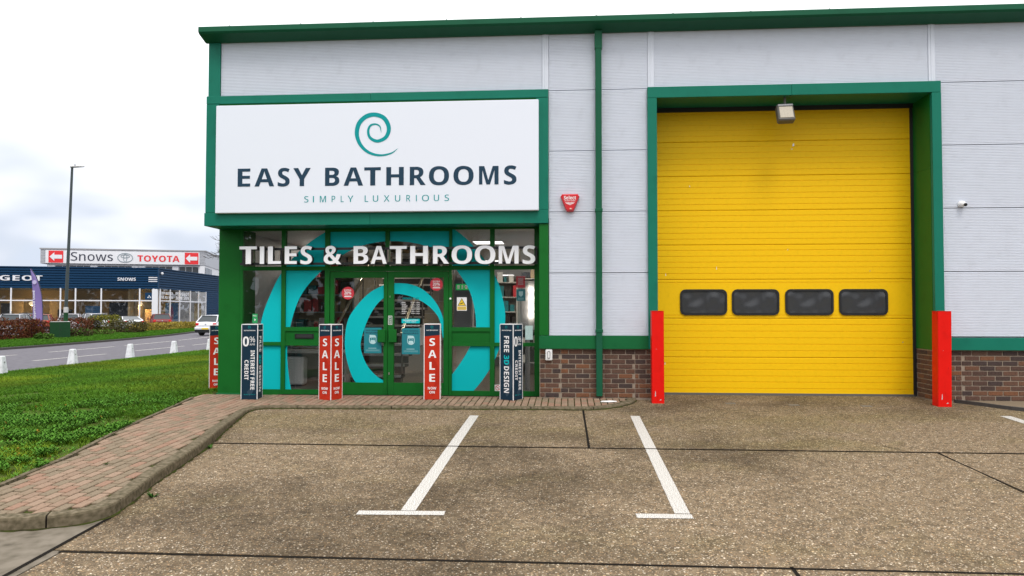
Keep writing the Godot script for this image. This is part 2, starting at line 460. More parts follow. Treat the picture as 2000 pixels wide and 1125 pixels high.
func build_yard() -> void:
	var b := MB.new()
	b.quad(V(-9, yard_y(13.5) - 0.03, 40), V(30, yard_y(13.5) - 0.03, 40), V(30, yard_y(13.5) - 0.03, 13.5), V(-9, yard_y(13.5) - 0.03, 13.5))
	b.quad(V(-4.9, yard_y(13.5) - 0.03, 13.5), V(30, yard_y(13.5) - 0.03, 13.5), V(30, yard_y(-0.6) - 0.03, -0.6), V(-4.9, yard_y(-0.6) - 0.03, -0.6))
	b.quad(V(-9, yard_y(13.5) - 0.03, 13.5), V(-4.9, yard_y(13.5) - 0.03, 13.5), V(-4.9, yard_y(6.1) - 0.03, 6.1), V(-9, yard_y(6.1) - 0.03, 6.1))
	var yard := structure("yard", b, M.joint)
	var nz := FastNoiseLite.new()
	nz.seed = 77; nz.frequency = 0.35; nz.fractal_octaves = 4
	slab(yard, -4.85, 0.23, -0.2, 3.45, nz, M.slab)
	slab(yard, 0.23, 9.5, -0.59, 3.45, nz, M.slab)
	slab(yard, 9.5, 16, -0.2, 3.45, nz, M.slab)
	slab(yard, -4.6, 4.05, 3.45, 6.92, nz, M.slab)
	slab(yard, 4.05, 13, 3.45, 6.92, nz, M.slab)
	slab(yard, -3.58, 1.49, 6.92, 13.5, nz, M.slab)
	slab(yard, 1.49, 7.5, 6.92, 13.5, nz, M.slab)
	slab(yard, 7.5, 13.5, 6.92, 13.5, nz, M.slab)
	slab(yard, -9, -3.58, 6.92, 13.5, nz, M.slab_smooth)
	var sm := MB.new()
	sm.quad(V(-9, yard_y(13.5) + 0.004, 13.5), V(-3.49, yard_y(13.5) + 0.004, 13.5), V(-3.70, yard_y(6.1) + 0.004, 6.1), V(-9, yard_y(6.1) + 0.004, 6.1))
	part("concrete_slab", sm, M.slab_smooth, yard)
	# tarred joints between the slabs
	for m in [[Vector2(-4.3, 3.46), Vector2(13, 3.45), 0.030], [Vector2(-3.6, 6.95), Vector2(13, 6.90), 0.026], [Vector2(0.22, 0.98), Vector2(0.24, 3.44), 0.026], [Vector2(4.03, 3.46), Vector2(4.12, 6.9), 0.020], [Vector2(1.48, 6.9), Vector2(1.52, 13.4), 0.026], [Vector2(-3.69, 6.2), Vector2(-3.48, 13.4), 0.030]]:
		part("joint_seal", strip_mesh([m[0], m[1]], m[2], 0.0065 if m[0].x < -3.65 else 0.003), M.joint, yard)
	for m in [[Vector2(3.2, 2.35), Vector2(3.45, 2.9)], [Vector2(3.45, 2.9), Vector2(3.75, 3.42)]]:
		part("crack", strip_mesh(m, 0.008, 0.002), M.joint, yard)
	var far := MB.new()
	far.quad(V(-9, yard_y(13.5), 40), V(30, yard_y(13.5), 40), V(30, yard_y(13.5), 13.5), V(-9, yard_y(13.5), 13.5))
	part("concrete_slab", far, M.slab_smooth, yard)
	# bay markings
	for m in [[Vector2(-1.31, 1.51), Vector2(-1.325, 5.86), 0.125], [Vector2(-1.73, 5.94), Vector2(-1.01, 5.91), 0.105], [Vector2(0.93, 1.42), Vector2(0.93, 5.80), 0.125], [Vector2(0.55, 5.88), Vector2(1.0, 5.87), 0.11], [Vector2(6.02, 1.14), Vector2(6.06, 5.6), 0.14]]:
		part("bay_line", strip_mesh([m[0], m[1]], m[2], 0.004), M.paint, yard)
	for p in [[2.48, 0.26], [3.4, 0.35], [4.45, 0.39]]:
		var c := MB.new()
		c.x = Transform3D(Basis(Vector3.RIGHT, SL), V(p[0], yard_y(p[1]) + 0.001, p[1]))
		c.cbox(V(-0.075, -0.01, -0.06), V(0.075, 0.004, 0.06), 0.002)
		part("floor_plate", c, M.steel_dull, yard)

	# kerb stones along the paved path
	var line := [Vector2(-6.3, 6.95), Vector2(-5.4, 6.76), Vector2(-4.33, 6.58), Vector2(-3.98, 6.48), Vector2(-3.79, 6.36), Vector2(-3.70, 6.14), Vector2(-3.76, 5.73), Vector2(-3.88, 5.14), Vector2(-3.99, 4.36), Vector2(-4.13, 3.59), Vector2(-4.35, 2.66), Vector2(-4.55, 1.75), Vector2(-4.60, 1.45), Vector2(-4.57, 1.24), Vector2(-4.42, 1.14), Vector2(-4.0, 1.12), Vector2(-1.13, 1.02), Vector2(-0.25, 1.0), Vector2(0.21, 1.0), Vector2(0.45, 0.94), Vector2(0.72, 0.74), Vector2(0.95, 0.44), Vector2(1.05, 0.18), Vector2(1.07, 0.01)]
	var fine := smooth_line(line, 6)
	var kroot := MB.new()
	kroot.quad(V(-4.9, -0.4, 6.5), V(1, -0.4, 6.5), V(1, -0.4, 0), V(-4.9, -0.4, 0))
	var kerb := structure("kerb", sweep_kerb(fine, 0, fine.size() - 1, 0.115, 0.012, 0.02), M.joint)
	var acc := 0.0
	var start := 0
	var goal := 0.9
	for i in range(1, fine.size()):
		acc += (fine[i] as Vector2).distance_to(fine[i - 1])
		if acc > goal or i == fine.size() - 1:
			part("kerb_stone", sweep_kerb(fine, start, i, 0.125, 0.0, 0.0), M.kerb, kerb)
			start = i; acc = 0.0
			goal = 0.9 if (fine[i] as Vector2).y < 5.9 else 0.62

	# soil and moss gathered in a ragged line at the foot of the kerb
	var foot := MB.new()
	var outw := offset_line(fine, -0.001)
	for i in range(8, fine.size() - 2):
		var a: Vector2 = outw[i]; var d: Vector2 = outw[i + 1]
		var steps := maxi(1, int(a.distance_to(d) / 0.03))
		for k in steps:
			var p := a.lerp(d, float(k) / steps); var q := a.lerp(d, float(k + 1) / steps)
			var u := (q - p).normalized(); var o := Vector2(-u.y, u.x)
			var w0 := maxf(0.0, 0.012 + 0.035 * nz.get_noise_2d(p.x * 14.0, p.y * 14.0)) ; var w1 := maxf(0.0, 0.012 + 0.035 * nz.get_noise_2d(q.x * 14.0, q.y * 14.0))
			var e := p + o * w0; var f := q + o * w1
			foot.quad(V(e.x, yard_y(e.y) + 0.005, e.y), V(f.x, yard_y(f.y) + 0.005, f.y), V(q.x, yard_y(q.y) + 0.012, q.y), V(p.x, yard_y(p.y) + 0.012, p.y))
	part("moss_line", foot, M.joint_moss, kerb)

	# block paving
	var inner := offset_line(fine, 0.118)
	var poly := PackedVector2Array()
	for p in inner: poly.append(p)
	poly.append(Vector2(1.07, -0.02)); poly.append(Vector2(-0.46, -0.02)); poly.append(Vector2(-0.46, -0.52)); poly.append(Vector2(-5.62, -0.52)); poly.append(Vector2(-6.0, -0.52))
	for k in range(EDGE.size() - 1, -1, -1): poly.append(Vector2(EDGE[k][0], minf(EDGE[k][1], 6.9)))
	var bed := MB.new()
	var tri := Geometry2D.triangulate_polygon(poly)
	# the bed of sand and moss under the blocks, laid in strips along z so that it follows the fall
	var cut := [-0.6, 0.0, 0.35, 0.7, 1.05, 1.4, 1.7, 2.0, 2.4, 2.8, 3.2, 4.0, 5.0, 6.0, 7.2]
	for i in cut.size() - 1:
		var band := PackedVector2Array([Vector2(-7, cut[i]), Vector2(2, cut[i]), Vector2(2, cut[i + 1]), Vector2(-7, cut[i + 1])])
		for q in Geometry2D.intersect_polygons(poly, band):
			var t := Geometry2D.triangulate_polygon(q)
			for k in range(0, t.size(), 3):
				var r := []
				for e in 3:
					var p2: Vector2 = q[t[k + e]]
					r.append(V(p2.x, paving_y(p2.y) - 0.016, p2.y))
				var up := (r[1] - r[0]).cross(r[2] - r[0]) as Vector3
				if up.y > 0: bed.tri(r[0], r[1], r[2])
				else: bed.tri(r[2], r[1], r[0])
	var pav := structure("block_paving", bed, M.joint_moss)
	var block := MB.new()
	block.cbox(V(-0.0432, -0.05, -0.0895), V(0.0432, 0.0, 0.0895), 0.005)
	var bm := block.mesh()
	var spots := []
	var small := Geometry2D.offset_polygon(poly, -0.02)
	for i in 75:
		var px := -6.25 + 0.1 * i
		for j in 40:
			var pz := -0.45 + 0.2 * j + (0.1 if i % 2 == 0 else 0.0)
			for hull in small:
				if Geometry2D.is_point_in_polygon(Vector2(px, pz), hull):
					spots.append(Vector2(px, pz)); break
	spots.sort_custom(func(a, b): return (V(a.x, 0, a.y) - cam_pos).length() < (V(b.x, 0, b.y) - cam_pos).length())
	var rest := []
	for m in M.pavers: rest.append(MB.new())
	for k in spots.size():
		var s: Vector2 = spots[k]
		var slope := (paving_y(s.y + 0.1) - paving_y(s.y - 0.1)) / 0.2
		var bas := Basis(Vector3.RIGHT, -atan(slope)) * Basis(Vector3.UP, rng.randf_range(-0.012, 0.012)) * Basis(Vector3.BACK, rng.randf_range(-0.012, 0.012))
		var xf := Transform3D(bas, V(s.x + rng.randf_range(-0.001, 0.001), paving_y(s.y) + rng.randf_range(-0.0025, 0.002), s.y))
		var w: int = rng.randi() % M.pavers.size()
		if s.y > 3.6 and rng.randf() < 0.35: w = 5
		if k < 298:
			var o := part("paving_block", bm, M.pavers[w], pav)
			o.transform = xf
		else:
			rest[w].x = xf
			rest[w].cbox(V(-0.0432, -0.05, -0.0895), V(0.0432, 0.0, 0.0895), 0.005)
	var joined := ArrayMesh.new()
	for w in rest.size():
		var arr := []
		arr.resize(Mesh.ARRAY_MAX)
		arr[Mesh.ARRAY_VERTEX] = rest[w].v; arr[Mesh.ARRAY_NORMAL] = rest[w].n
		joined.add_surface_from_arrays(Mesh.PRIMITIVE_TRIANGLES, arr)
		joined.surface_set_material(w, M.pavers[w])
	var far_blocks := MeshInstance3D.new()
	far_blocks.name = "paving_blocks"; far_blocks.mesh = joined
	far_blocks.set_meta("kind", "stuff")
	pav.add_child(far_blocks)
	# edging between the path and the lawn
	for i in EDGE.size() - 2:
		var a := Vector2(EDGE[i][0], EDGE[i][1]); var d := Vector2(EDGE[i + 1][0], EDGE[i + 1][1])
		var n := maxi(1, roundi(a.distance_to(d) / 0.9))
		for k in n:
			var p := a.lerp(d, float(k) / n); var q := a.lerp(d, float(k + 1) / n)
			var e := MB.new()
			var u := (q - p).normalized(); var s := Vector2(u.y, -u.x) * 0.025
			p += u * 0.002; q -= u * 0.002
			var f := [p + s, q + s, q - s, p - s]
			var lo := []; var hi := []
			for g in f:
				lo.append(V(g.x, paving_y(g.y) - 0.15, g.y)); hi.append(V(g.x, paving_y(g.y) + 0.012, g.y))
			if ((hi[1] - hi[0]).cross(hi[2] - hi[0]) as Vector3).y < 0:
				lo.reverse(); hi.reverse()
			e.quad(hi[0], hi[1], hi[2], hi[3])
			for g in 4: e.quad(lo[g], lo[(g + 1) % 4], hi[(g + 1) % 4], hi[g])
			part("edging_stone", e, M.kerb, pav)
	# low kerb and paving right of the loading door
	var rk := smooth_line([Vector2(5.90, 0.02), Vector2(6.2, 0.38), Vector2(6.47, 0.72), Vector2(7.0, 0.95), Vector2(8.2, 1.0), Vector2(10.5, 1.0)], 4)
	var rkerb := MB.new()
	var top := MB.new()
	for i in rk.size() - 1:
		var a: Vector2 = rk[i]; var d: Vector2 = rk[i + 1]
		var h0 := yard_y(a.y) + 0.05; var h1 := yard_y(d.y) + 0.05
		rkerb.quad(V(a.x, h0 - 0.15, a.y), V(d.x, h1 - 0.15, d.y), V(d.x, h1, d.y), V(a.x, h0, a.y))
		rkerb.quad(V(a.x, h0, a.y), V(d.x, h1, d.y), V(d.x, h1, d.y - 0.11), V(a.x, h0, a.y - 0.11))
		top.quad(V(a.x, h0 - 0.003, a.y - 0.10), V(d.x, h1 - 0.003, d.y - 0.10), V(d.x, 0.0, -0.01), V(a.x, 0.0, -0.01))
	structure("low_kerb", rkerb, M.dark_kerb)
	structure("side_paving", top, M.pavers[5])

func smooth_line(p: Array, n: int) -> Array:
	var out := []
	for i in p.size() - 1:
		var p0: Vector2 = p[maxi(i - 1, 0)]; var p1: Vector2 = p[i]; var p2: Vector2 = p[i + 1]; var p3: Vector2 = p[mini(i + 2, p.size() - 1)]
		for k in n: out.append(p1.cubic_interpolate(p2, p0, p3, float(k) / n))
	out.append(p[-1])
	return out

func offset_line(p: Array, w: float) -> Array:      # to the left of travel, seen from above with z towards the viewer
	var out := []
	for i in p.size():
		var u: Vector2 = ((p[mini(i + 1, p.size() - 1)] as Vector2) - p[maxi(i - 1, 0)]).normalized()
		out.append((p[i] as Vector2) + Vector2(u.y, -u.x) * w)
	return out

func sweep_kerb(line: Array, i0: int, i1: int, w: float, sink: float, gap: float) -> MB:
	var b := MB.new()
	var outer := offset_line(line, sink); var bev := offset_line(line, 0.022 + sink); var mid := offset_line(line, 0.006 + sink); var inner := offset_line(line, w)
	var rows := []
	for i in range(i0, i1 + 1):
		var o: Vector2 = outer[i]; var q: Vector2 = bev[i]; var m: Vector2 = mid[i]; var n: Vector2 = inner[i]
		if sink == 0.0 and (i == i0 or i == i1):
			var u: Vector2 = ((line[mini(i + 1, line.size() - 1)] as Vector2) - line[maxi(i - 1, 0)]).normalized() * (0.007 if i == i0 else -0.007)
			o += u; q += u; m += u; n += u
		var wob := 0.004 * sin(i * 1.7) if sink == 0.0 else 0.0
		var h := paving_y(o.y) + 0.006 - sink + wob * 0.5
		rows.append([V(o.x, h - 0.25, o.y), V(o.x, h - 0.022, o.y), V(m.x, h - 0.006, m.y), V(q.x, h, q.y), V(n.x, h, n.y), V(n.x, h - 0.25, n.y)])
	for i in rows.size() - 1:
		for k in 5:
			b.quad(rows[i][k], rows[i + 1][k], rows[i + 1][k + 1], rows[i][k + 1])
	var s: Array = rows[0]; var e: Array = rows[-1]
	for k in range(1, 4):
		b.tri(s[0], s[k], s[k + 1]); b.tri(e[0], e[k + 1], e[k])
	b.tri(s[0], s[4], s[5]); b.tri(e[0], e[5], e[4])
	return b

func sheet(fx: Callable, x_steps: int, z0: float, z1: float, z_steps: int) -> MB:   # fx(s, z) -> Vector3
	var b := MB.new()
	var rows := []
	for j in z_steps + 1:
		var row := []
		for i in x_steps + 1:
			row.append(fx.call(float(i) / x_steps, lerpf(z0, z1, float(j) / z_steps)))
		rows.append(row)
	var flip: bool = (rows[0][1] - rows[0][0]).cross(rows[1][0] - rows[0][0]).y < 0
	if not flip:
		for r in rows: r.reverse()
	b.grid(rows)
	return b

func tuft(blades: int, h: float, w: float, spread: float, sd: int) -> ArrayMesh:
	var b := MB.new()
	var r := RandomNumberGenerator.new()
	r.seed = sd
	for k in blades:
		var a := r.randf() * TAU
		var p := V(cos(a), 0, sin(a)) * r.randf() * spread
		var lean := V(cos(a + r.randf_range(-1, 1)), 0, sin(a + r.randf_range(-1, 1))) * r.randf_range(0.2, 0.9) * h
		var s := V(-sin(a), 0, cos(a)) * w
		var hh := h * r.randf_range(0.6, 1.15)
		var mid := p + lean * 0.35 + V(0, hh * 0.6, 0)
		b.quad(p - s, p + s, mid + s * 0.7, mid - s * 0.7)
		b.tri(mid - s * 0.7, mid + s * 0.7, p + lean + V(0, hh, 0))
	return b.mesh()

func scatter(called: String, m: Mesh, xf: Array, cols: Array, material: Material, label: String, category: String) -> MultiMeshInstance3D:
	var mm := MultiMesh.new()
	mm.transform_format = MultiMesh.TRANSFORM_3D
	mm.use_colors = true
	mm.mesh = m
	mm.instance_count = xf.size()
	for i in xf.size():
		mm.set_instance_transform(i, xf[i]); mm.set_instance_color(i, cols[i])
	var o := MultiMeshInstance3D.new()
	o.name = called; o.multimesh = mm; o.material_override = material
	add_child(o)
	o.set_meta("kind", "stuff")
	tag(o, label, category)
	return o

func build_ground() -> void:
	var b := MB.new()
	b.quad(V(-900, -0.6, 300), V(900, -0.6, 300), V(900, -0.6, -1500), V(-900, -0.6, -1500))
	structure("ground", b, M.far_ground)
	# lawn
	var lawn := sheet(func(s, z): 
		var px := lerpf(path_edge(z) + 0.01, -16.2, s)
		return V(px, lawn_y(px, z) - 0.012, z), 40, 9.0, -40.0, 100)
	structure("lawn", lawn, M.soil)
	var nz := FastNoiseLite.new()
	nz.seed = 9; nz.frequency = 0.30; nz.fractal_octaves = 3
	var xf := []; var cols := []
	var n := 0
	while n < 170000:
		n += 1
		# more tufts where they show larger
		var u := rng.randf()
		var z := lerpf(7.2, -26.0, pow(u, 1.25))
		var e := path_edge(z)
		var s := pow(rng.randf(), 1.25)
		var px := lerpf(e - 0.02, -16.3, s)
		var d := nz.get_noise_2d(px, z)
		var bare := nz.get_noise_2d(px * 2.2 + 90, z * 2.2)
		var near_edge := clampf(1.0 - (e - px) / 1.5, 0, 1) * clampf(z / 3.0, 0, 1)
		if bare < -0.19 + 0.20 * near_edge and z > -1.5 and rng.randf() < 0.93: continue
		var sc := rng.randf_range(0.7, 1.3)
		xf.append(Transform3D(Basis(Vector3.UP, rng.randf() * TAU).scaled(Vector3(sc, sc * rng.randf_range(0.6, 1.1), sc)), V(px, lawn_y(px, z) - 0.012, z)))
		var k := 0.85 + 0.35 * d + rng.randf_range(-0.18, 0.18)
		var dry := clampf(0.3 + nz.get_noise_2d(px * 0.5 + 300, z * 0.5) * 1.6, 0, 1)
		cols.append(Color(0.080, 0.190, 0.015).lerp(Color(0.165, 0.245, 0.018), dry) * k)
	scatter("grass", tuft(7, 0.055, 0.0045, 0.045, 1), xf, cols, M.blade, "short green grass of the lawn between path and road", "grass")
	# broad-leaved weeds where the lawn is trodden
	var leaf := MB.new()
	for k in 7:
		var a := TAU * k / 7.0 + 0.3 * (k % 3)
		var r := 0.010 + 0.006 * (k % 3)
		leaf.x = Transform3D(Basis(Vector3.UP, a) * Basis(Vector3.BACK, 0.3 + 0.2 * (k % 3)), V(0, 0.008 + 0.010 * (k % 3), 0))
		leaf.quad(V(0.004, 0, 0), V(r, 0.002, r * 0.55), V(r * 1.9, 0, 0), V(r, 0.002, -r * 0.55))
	xf = []; cols = []
	for k in 52000:
		var z := rng.randf_range(0.6, 7.0) if rng.randf() < 0.75 else rng.randf_range(-10.0, 3.0)
		var px := path_edge(z) - 0.01 - pow(rng.randf(), 1.5) * 3.2
		var bare := nz.get_noise_2d(px * 2.2 + 90, z * 2.2)
		var near_edge := clampf(1.0 - (path_edge(z) - px) / 1.5, 0, 1)
		if bare < -0.19 + 0.20 * near_edge and rng.randf() < 0.97: continue
		if nz.get_noise_2d(px * 1.6 + 500, z * 1.6) < 0.02 and rng.randf() < 0.93: continue
		if rng.randf() > clampf((z + 1.0) / 4.0, 0.08, 1.0): continue
		var sc := rng.randf_range(0.5, 1.1)
		xf.append(Transform3D(Basis(Vector3.UP, rng.randf() * TAU).scaled(Vector3.ONE * sc), V(px, lawn_y(px, z) + rng.randf_range(-0.005, 0.03), z)))
		cols.append(Color(0.070, 0.175, 0.022) * rng.randf_range(0.7, 1.4) if rng.randf() > 0.012 else Color(0.22, 0.14, 0.02))
	scatter("weeds", leaf.mesh(), xf, cols, M.blade, "low broad-leaved weeds in the trodden lawn beside the path", "weeds")
	# road
	var road := structure("road", sheet(func(s, z): return V(lerpf(-14.5, -25.5, s) + drift(z) * s, ROAD_Y, z), 6, 20.0, -140.0, 60), M.asphalt)
	for m in [[-22.2, -6.5, -9.5], [-22.2, -12.0, -17.0], [-22.25, -19.0, -24.0], [-22.3, -25.0, -30.5], [-22.35, -31.8, -39.0], [-19.05, -9.0, -10.8], [-19.0, -13.6, -17.9], [-19.15, -20.3, -24.8], [-19.2, -25.8, -30.5], [-19.2, -32.0, -37.0], [-22.35, -41.0, -47.0]]:
		var w := 0.06
		var f := 0.9 if m[0] < -21 else 0.45
		part("lane_line", sheet(func(s, z): return V(m[0] + drift(z) * f + lerpf(-w, w, s), ROAD_Y + 0.005, z), 1, m[1], m[2], 6), M.paint, road)
	# far kerb, verge and planting bed
	var kb := MB.new()
	for k in 60:
		var z0 := 20.0 - k * 2.6; var z1 := z0 - 2.6
		var a := -25.5 + drift(z0); var d := -25.5 + drift(z1)
		kb.quad(V(a, ROAD_Y - 0.1, z0), V(d, ROAD_Y - 0.1, z1), V(d, VERGE_Y, z1), V(a, VERGE_Y, z0))
		kb.quad(V(a, VERGE_Y, z0), V(d, VERGE_Y, z1), V(d - 0.25, VERGE_Y, z1), V(a - 0.25, VERGE_Y, z0))
	structure("road_kerb", kb, M.dark_kerb)
	structure("verge", sheet(func(s, z): return V(lerpf(-25.7, -36.0, s) + drift(z) * (1.0 - 0.5 * s), VERGE_Y - 0.01 + 0.06 * s, z), 6, 20.0, -90.0, 60), M.soil)
	xf = []; cols = []
	for k in 60000:
		var z := rng.randf_range(-8.0, -62.0)
		var px := -25.7 + drift(z) - rng.randf() * 7.5
		var sc := rng.randf_range(0.9, 1.6)
		xf.append(Transform3D(Basis(Vector3.UP, rng.randf() * TAU).scaled(Vector3.ONE * sc), V(px, VERGE_Y - 0.01 + 0.06 * (-25.7 + drift(z) - px) / 10.3, z)))
		var kk := rng.randf_range(0.7, 1.2)
		cols.append(Color(0.06, 0.165, 0.014) * kk)
	scatter("verge_grass", tuft(6, 0.07, 0.009, 0.07, 2), xf, cols, M.blade, "bright green grass strip along the far kerb", "grass")
	structure("forecourt", sheet(func(s, z): return V(lerpf(-34.5, -140.0, s) + drift(z) * 0.4, ROAD_Y + 0.02, z), 2, 10.0, -160.0, 10), M.asphalt)
# ------------------------------------------------------------------ the retail unit
func cladding(x0: float, x1: float, y0: float, y1: float) -> MB:   # fine horizontal ribs
	var b := MB.new()
	var pitch := 0.0245
	var n := int(round((y1 - y0) / pitch))
	var h := (y1 - y0) / n
	var prof := []
	for k in n:
		var y := y0 + k * h
		prof.append_array([Vector2(y, 0.0), Vector2(y + h * 0.55, 0.0), Vector2(y + h * 0.68, -0.006), Vector2(y + h * 0.87, -0.006)])
	prof.append(Vector2(y1, 0.0))
	for k in prof.size() - 1:
		var p: Vector2 = prof[k]; var q: Vector2 = prof[k + 1]
		b.quad(V(x0, p.x, p.y), V(x1, p.x, p.y), V(x1, q.x, q.y), V(x0, q.x, q.y))
	b.quad(V(x0, y0, -0.02), V(x1, y0, -0.02), V(x1, y0, 0), V(x0, y0, 0))
	b.quad(V(x0, y1, 0), V(x1, y1, 0), V(x1, y1, -0.02), V(x0, y1, -0.02))
	b.quad(V(x0, y0, -0.02), V(x0, y0, 0), V(x0, y1, 0), V(x0, y1, -0.02))
	b.quad(V(x1, y0, 0), V(x1, y0, -0.02), V(x1, y1, -0.02), V(x1, y1, 0))
	return b

func brick_panel(parent: Node, x0: float, x1: float, y0: float, courses: int, xf: Transform3D, shift: float, shapes: Dictionary) -> void:
	for k in courses:
		var y := y0 + k * 0.0762
		var px := x0 - (0.1125 if (k % 2 == 0) else 0.0) - shift
		while px < x1 - 0.03:
			var a := maxf(px, x0); var d := minf(px + 0.211, x1)
			if d - a > 0.04:
				var w: float = snappedf(d - a, 0.005)
				if not shapes.has(w):
					var b := MB.new()
					b.cbox(V(0, 0, -0.05), V(w, 0.062, 0.0), 0.004)
					shapes[w] = b.mesh()
				var pick := rng.randi() % 10
				var o := part("brick", shapes[w], M.bricks[pick if pick < 8 else pick - 8], parent)
				o.transform = xf * Transform3D(Basis.IDENTITY, V(a, y, rng.randf_range(-0.0025, 0.001)))
			px += 0.225
	

func door_profile(y0: float, y1: float, grooves: Array) -> Array:
	var p := [Vector2(y0, -0.02), Vector2(y0 + 0.003, -0.006), Vector2(y0 + 0.012, 0.0)]
	for g in grooves:
		var y := lerpf(y0, y1, g)
		p.append_array([Vector2(y - 0.006, 0.0), Vector2(y - 0.004, -0.006), Vector2(y + 0.004, -0.006), Vector2(y + 0.007, 0.0)])
	p.append_array([Vector2(y1 - 0.010, 0.0), Vector2(y1 - 0.004, -0.006), Vector2(y1 - 0.001, -0.02)])
	return p

func rounded(x0: float, x1: float, y0: float, y1: float, r: float, n := 6) -> PackedVector2Array:
	var p := PackedVector2Array()
	for k in [[x1 - r, y0 + r, -PI / 2], [x1 - r, y1 - r, 0.0], [x0 + r, y1 - r, PI / 2], [x0 + r, y0 + r, PI]]:
		for i in n + 1:
			var a: float = k[2] + PI / 2 * i / n
			p.append(Vector2(k[0] + r * cos(a), k[1] + r * sin(a)))
	return p

func ring_mesh(outer: PackedVector2Array, inner: PackedVector2Array, z0: float, z1: float) -> MB:
	var b := MB.new()
	var n := outer.size()
	for i in n:
		var j := (i + 1) % n
		var a := outer[i]; var d := outer[j]; var e := inner[j]; var f := inner[i]
		b.quad(V(a.x, a.y, z1), V(d.x, d.y, z1), V(e.x, e.y, z1), V(f.x, f.y, z1))
		b.quad(V(a.x, a.y, z0), V(d.x, d.y, z0), V(d.x, d.y, z1), V(a.x, a.y, z1))
		b.quad(V(f.x, f.y, z1), V(e.x, e.y, z1), V(e.x, e.y, z0), V(f.x, f.y, z0))
	return b

func flat(poly: PackedVector2Array, z: float, t := 0.002) -> MB:
	var b := MB.new()
	b.prism(poly, z - t, z)
	return b

func disc(cx: float, cy: float, r: float, n := 28) -> PackedVector2Array:
	var p := PackedVector2Array()
	for i in n: p.append(Vector2(cx + r * cos(TAU * i / n), cy + r * sin(TAU * i / n)))
	return p

const BAND_A := [-5.022, -0.302, -5.186, 0.0, -5.29, 0.564, -5.234, 1.183, -5.094, 1.611, -4.874, 2.039, -4.485, 2.474, -3.891, 2.828, -3.114, 3.013, -2.396, 2.954, -1.882, 2.734, -1.518, 2.396, -1.199, 1.94, -1.07, 1.521, -1.044, 1.18, -1.138, 0.754, -1.309, 0.387, -1.583, 0.028, -1.953, -0.273]
const BAND_A2 := [-2.299, -0.02, -1.954, 0.29, -1.645, 0.752, -1.533, 1.128, -1.62, 1.65, -1.846, 2.036, -2.089, 2.296, -2.324, 2.444, -2.656, 2.532, -3.068, 2.552, -3.438, 2.494, -3.746, 2.365, -4.143, 2.089, -4.514, 1.68, -4.706, 1.175, -4.772, 0.654, -4.696, 0.021, -4.577, -0.298]
const BAND_B := [-2.732, -0.28, -3.256, -0.071, -3.573, 0.159, -3.707, 0.442, -3.771, 0.787, -3.73, 1.185, -3.581, 1.445, -3.354, 1.678, -3.091, 1.816, -2.924, 1.842, -2.653, 1.824, -2.426, 1.728, -2.217, 1.522, -2.086, 1.238, -2.059, 0.921]
const BAND_B2 := [-2.094, 0.921, -2.147, 1.213, -2.269, 1.393, -2.46, 1.539, -2.696, 1.634, -2.924, 1.66, -3.09, 1.6, -3.238, 1.462, -3.386, 1.203, -3.498, 0.831, -3.444, 0.573, -3.311, 0.358, -3.1, 0.197, -2.733, 0.045]

func band(a: Array, b: Array) -> PackedVector2Array:
	var out := PackedVector2Array()
	for side in [a, b]:
		var p := []
		for i in range(0, side.size(), 2): p.append(Vector2(side[i], side[i + 1]))
		for q in smooth_line(p, 6): out.append(q)
	return out

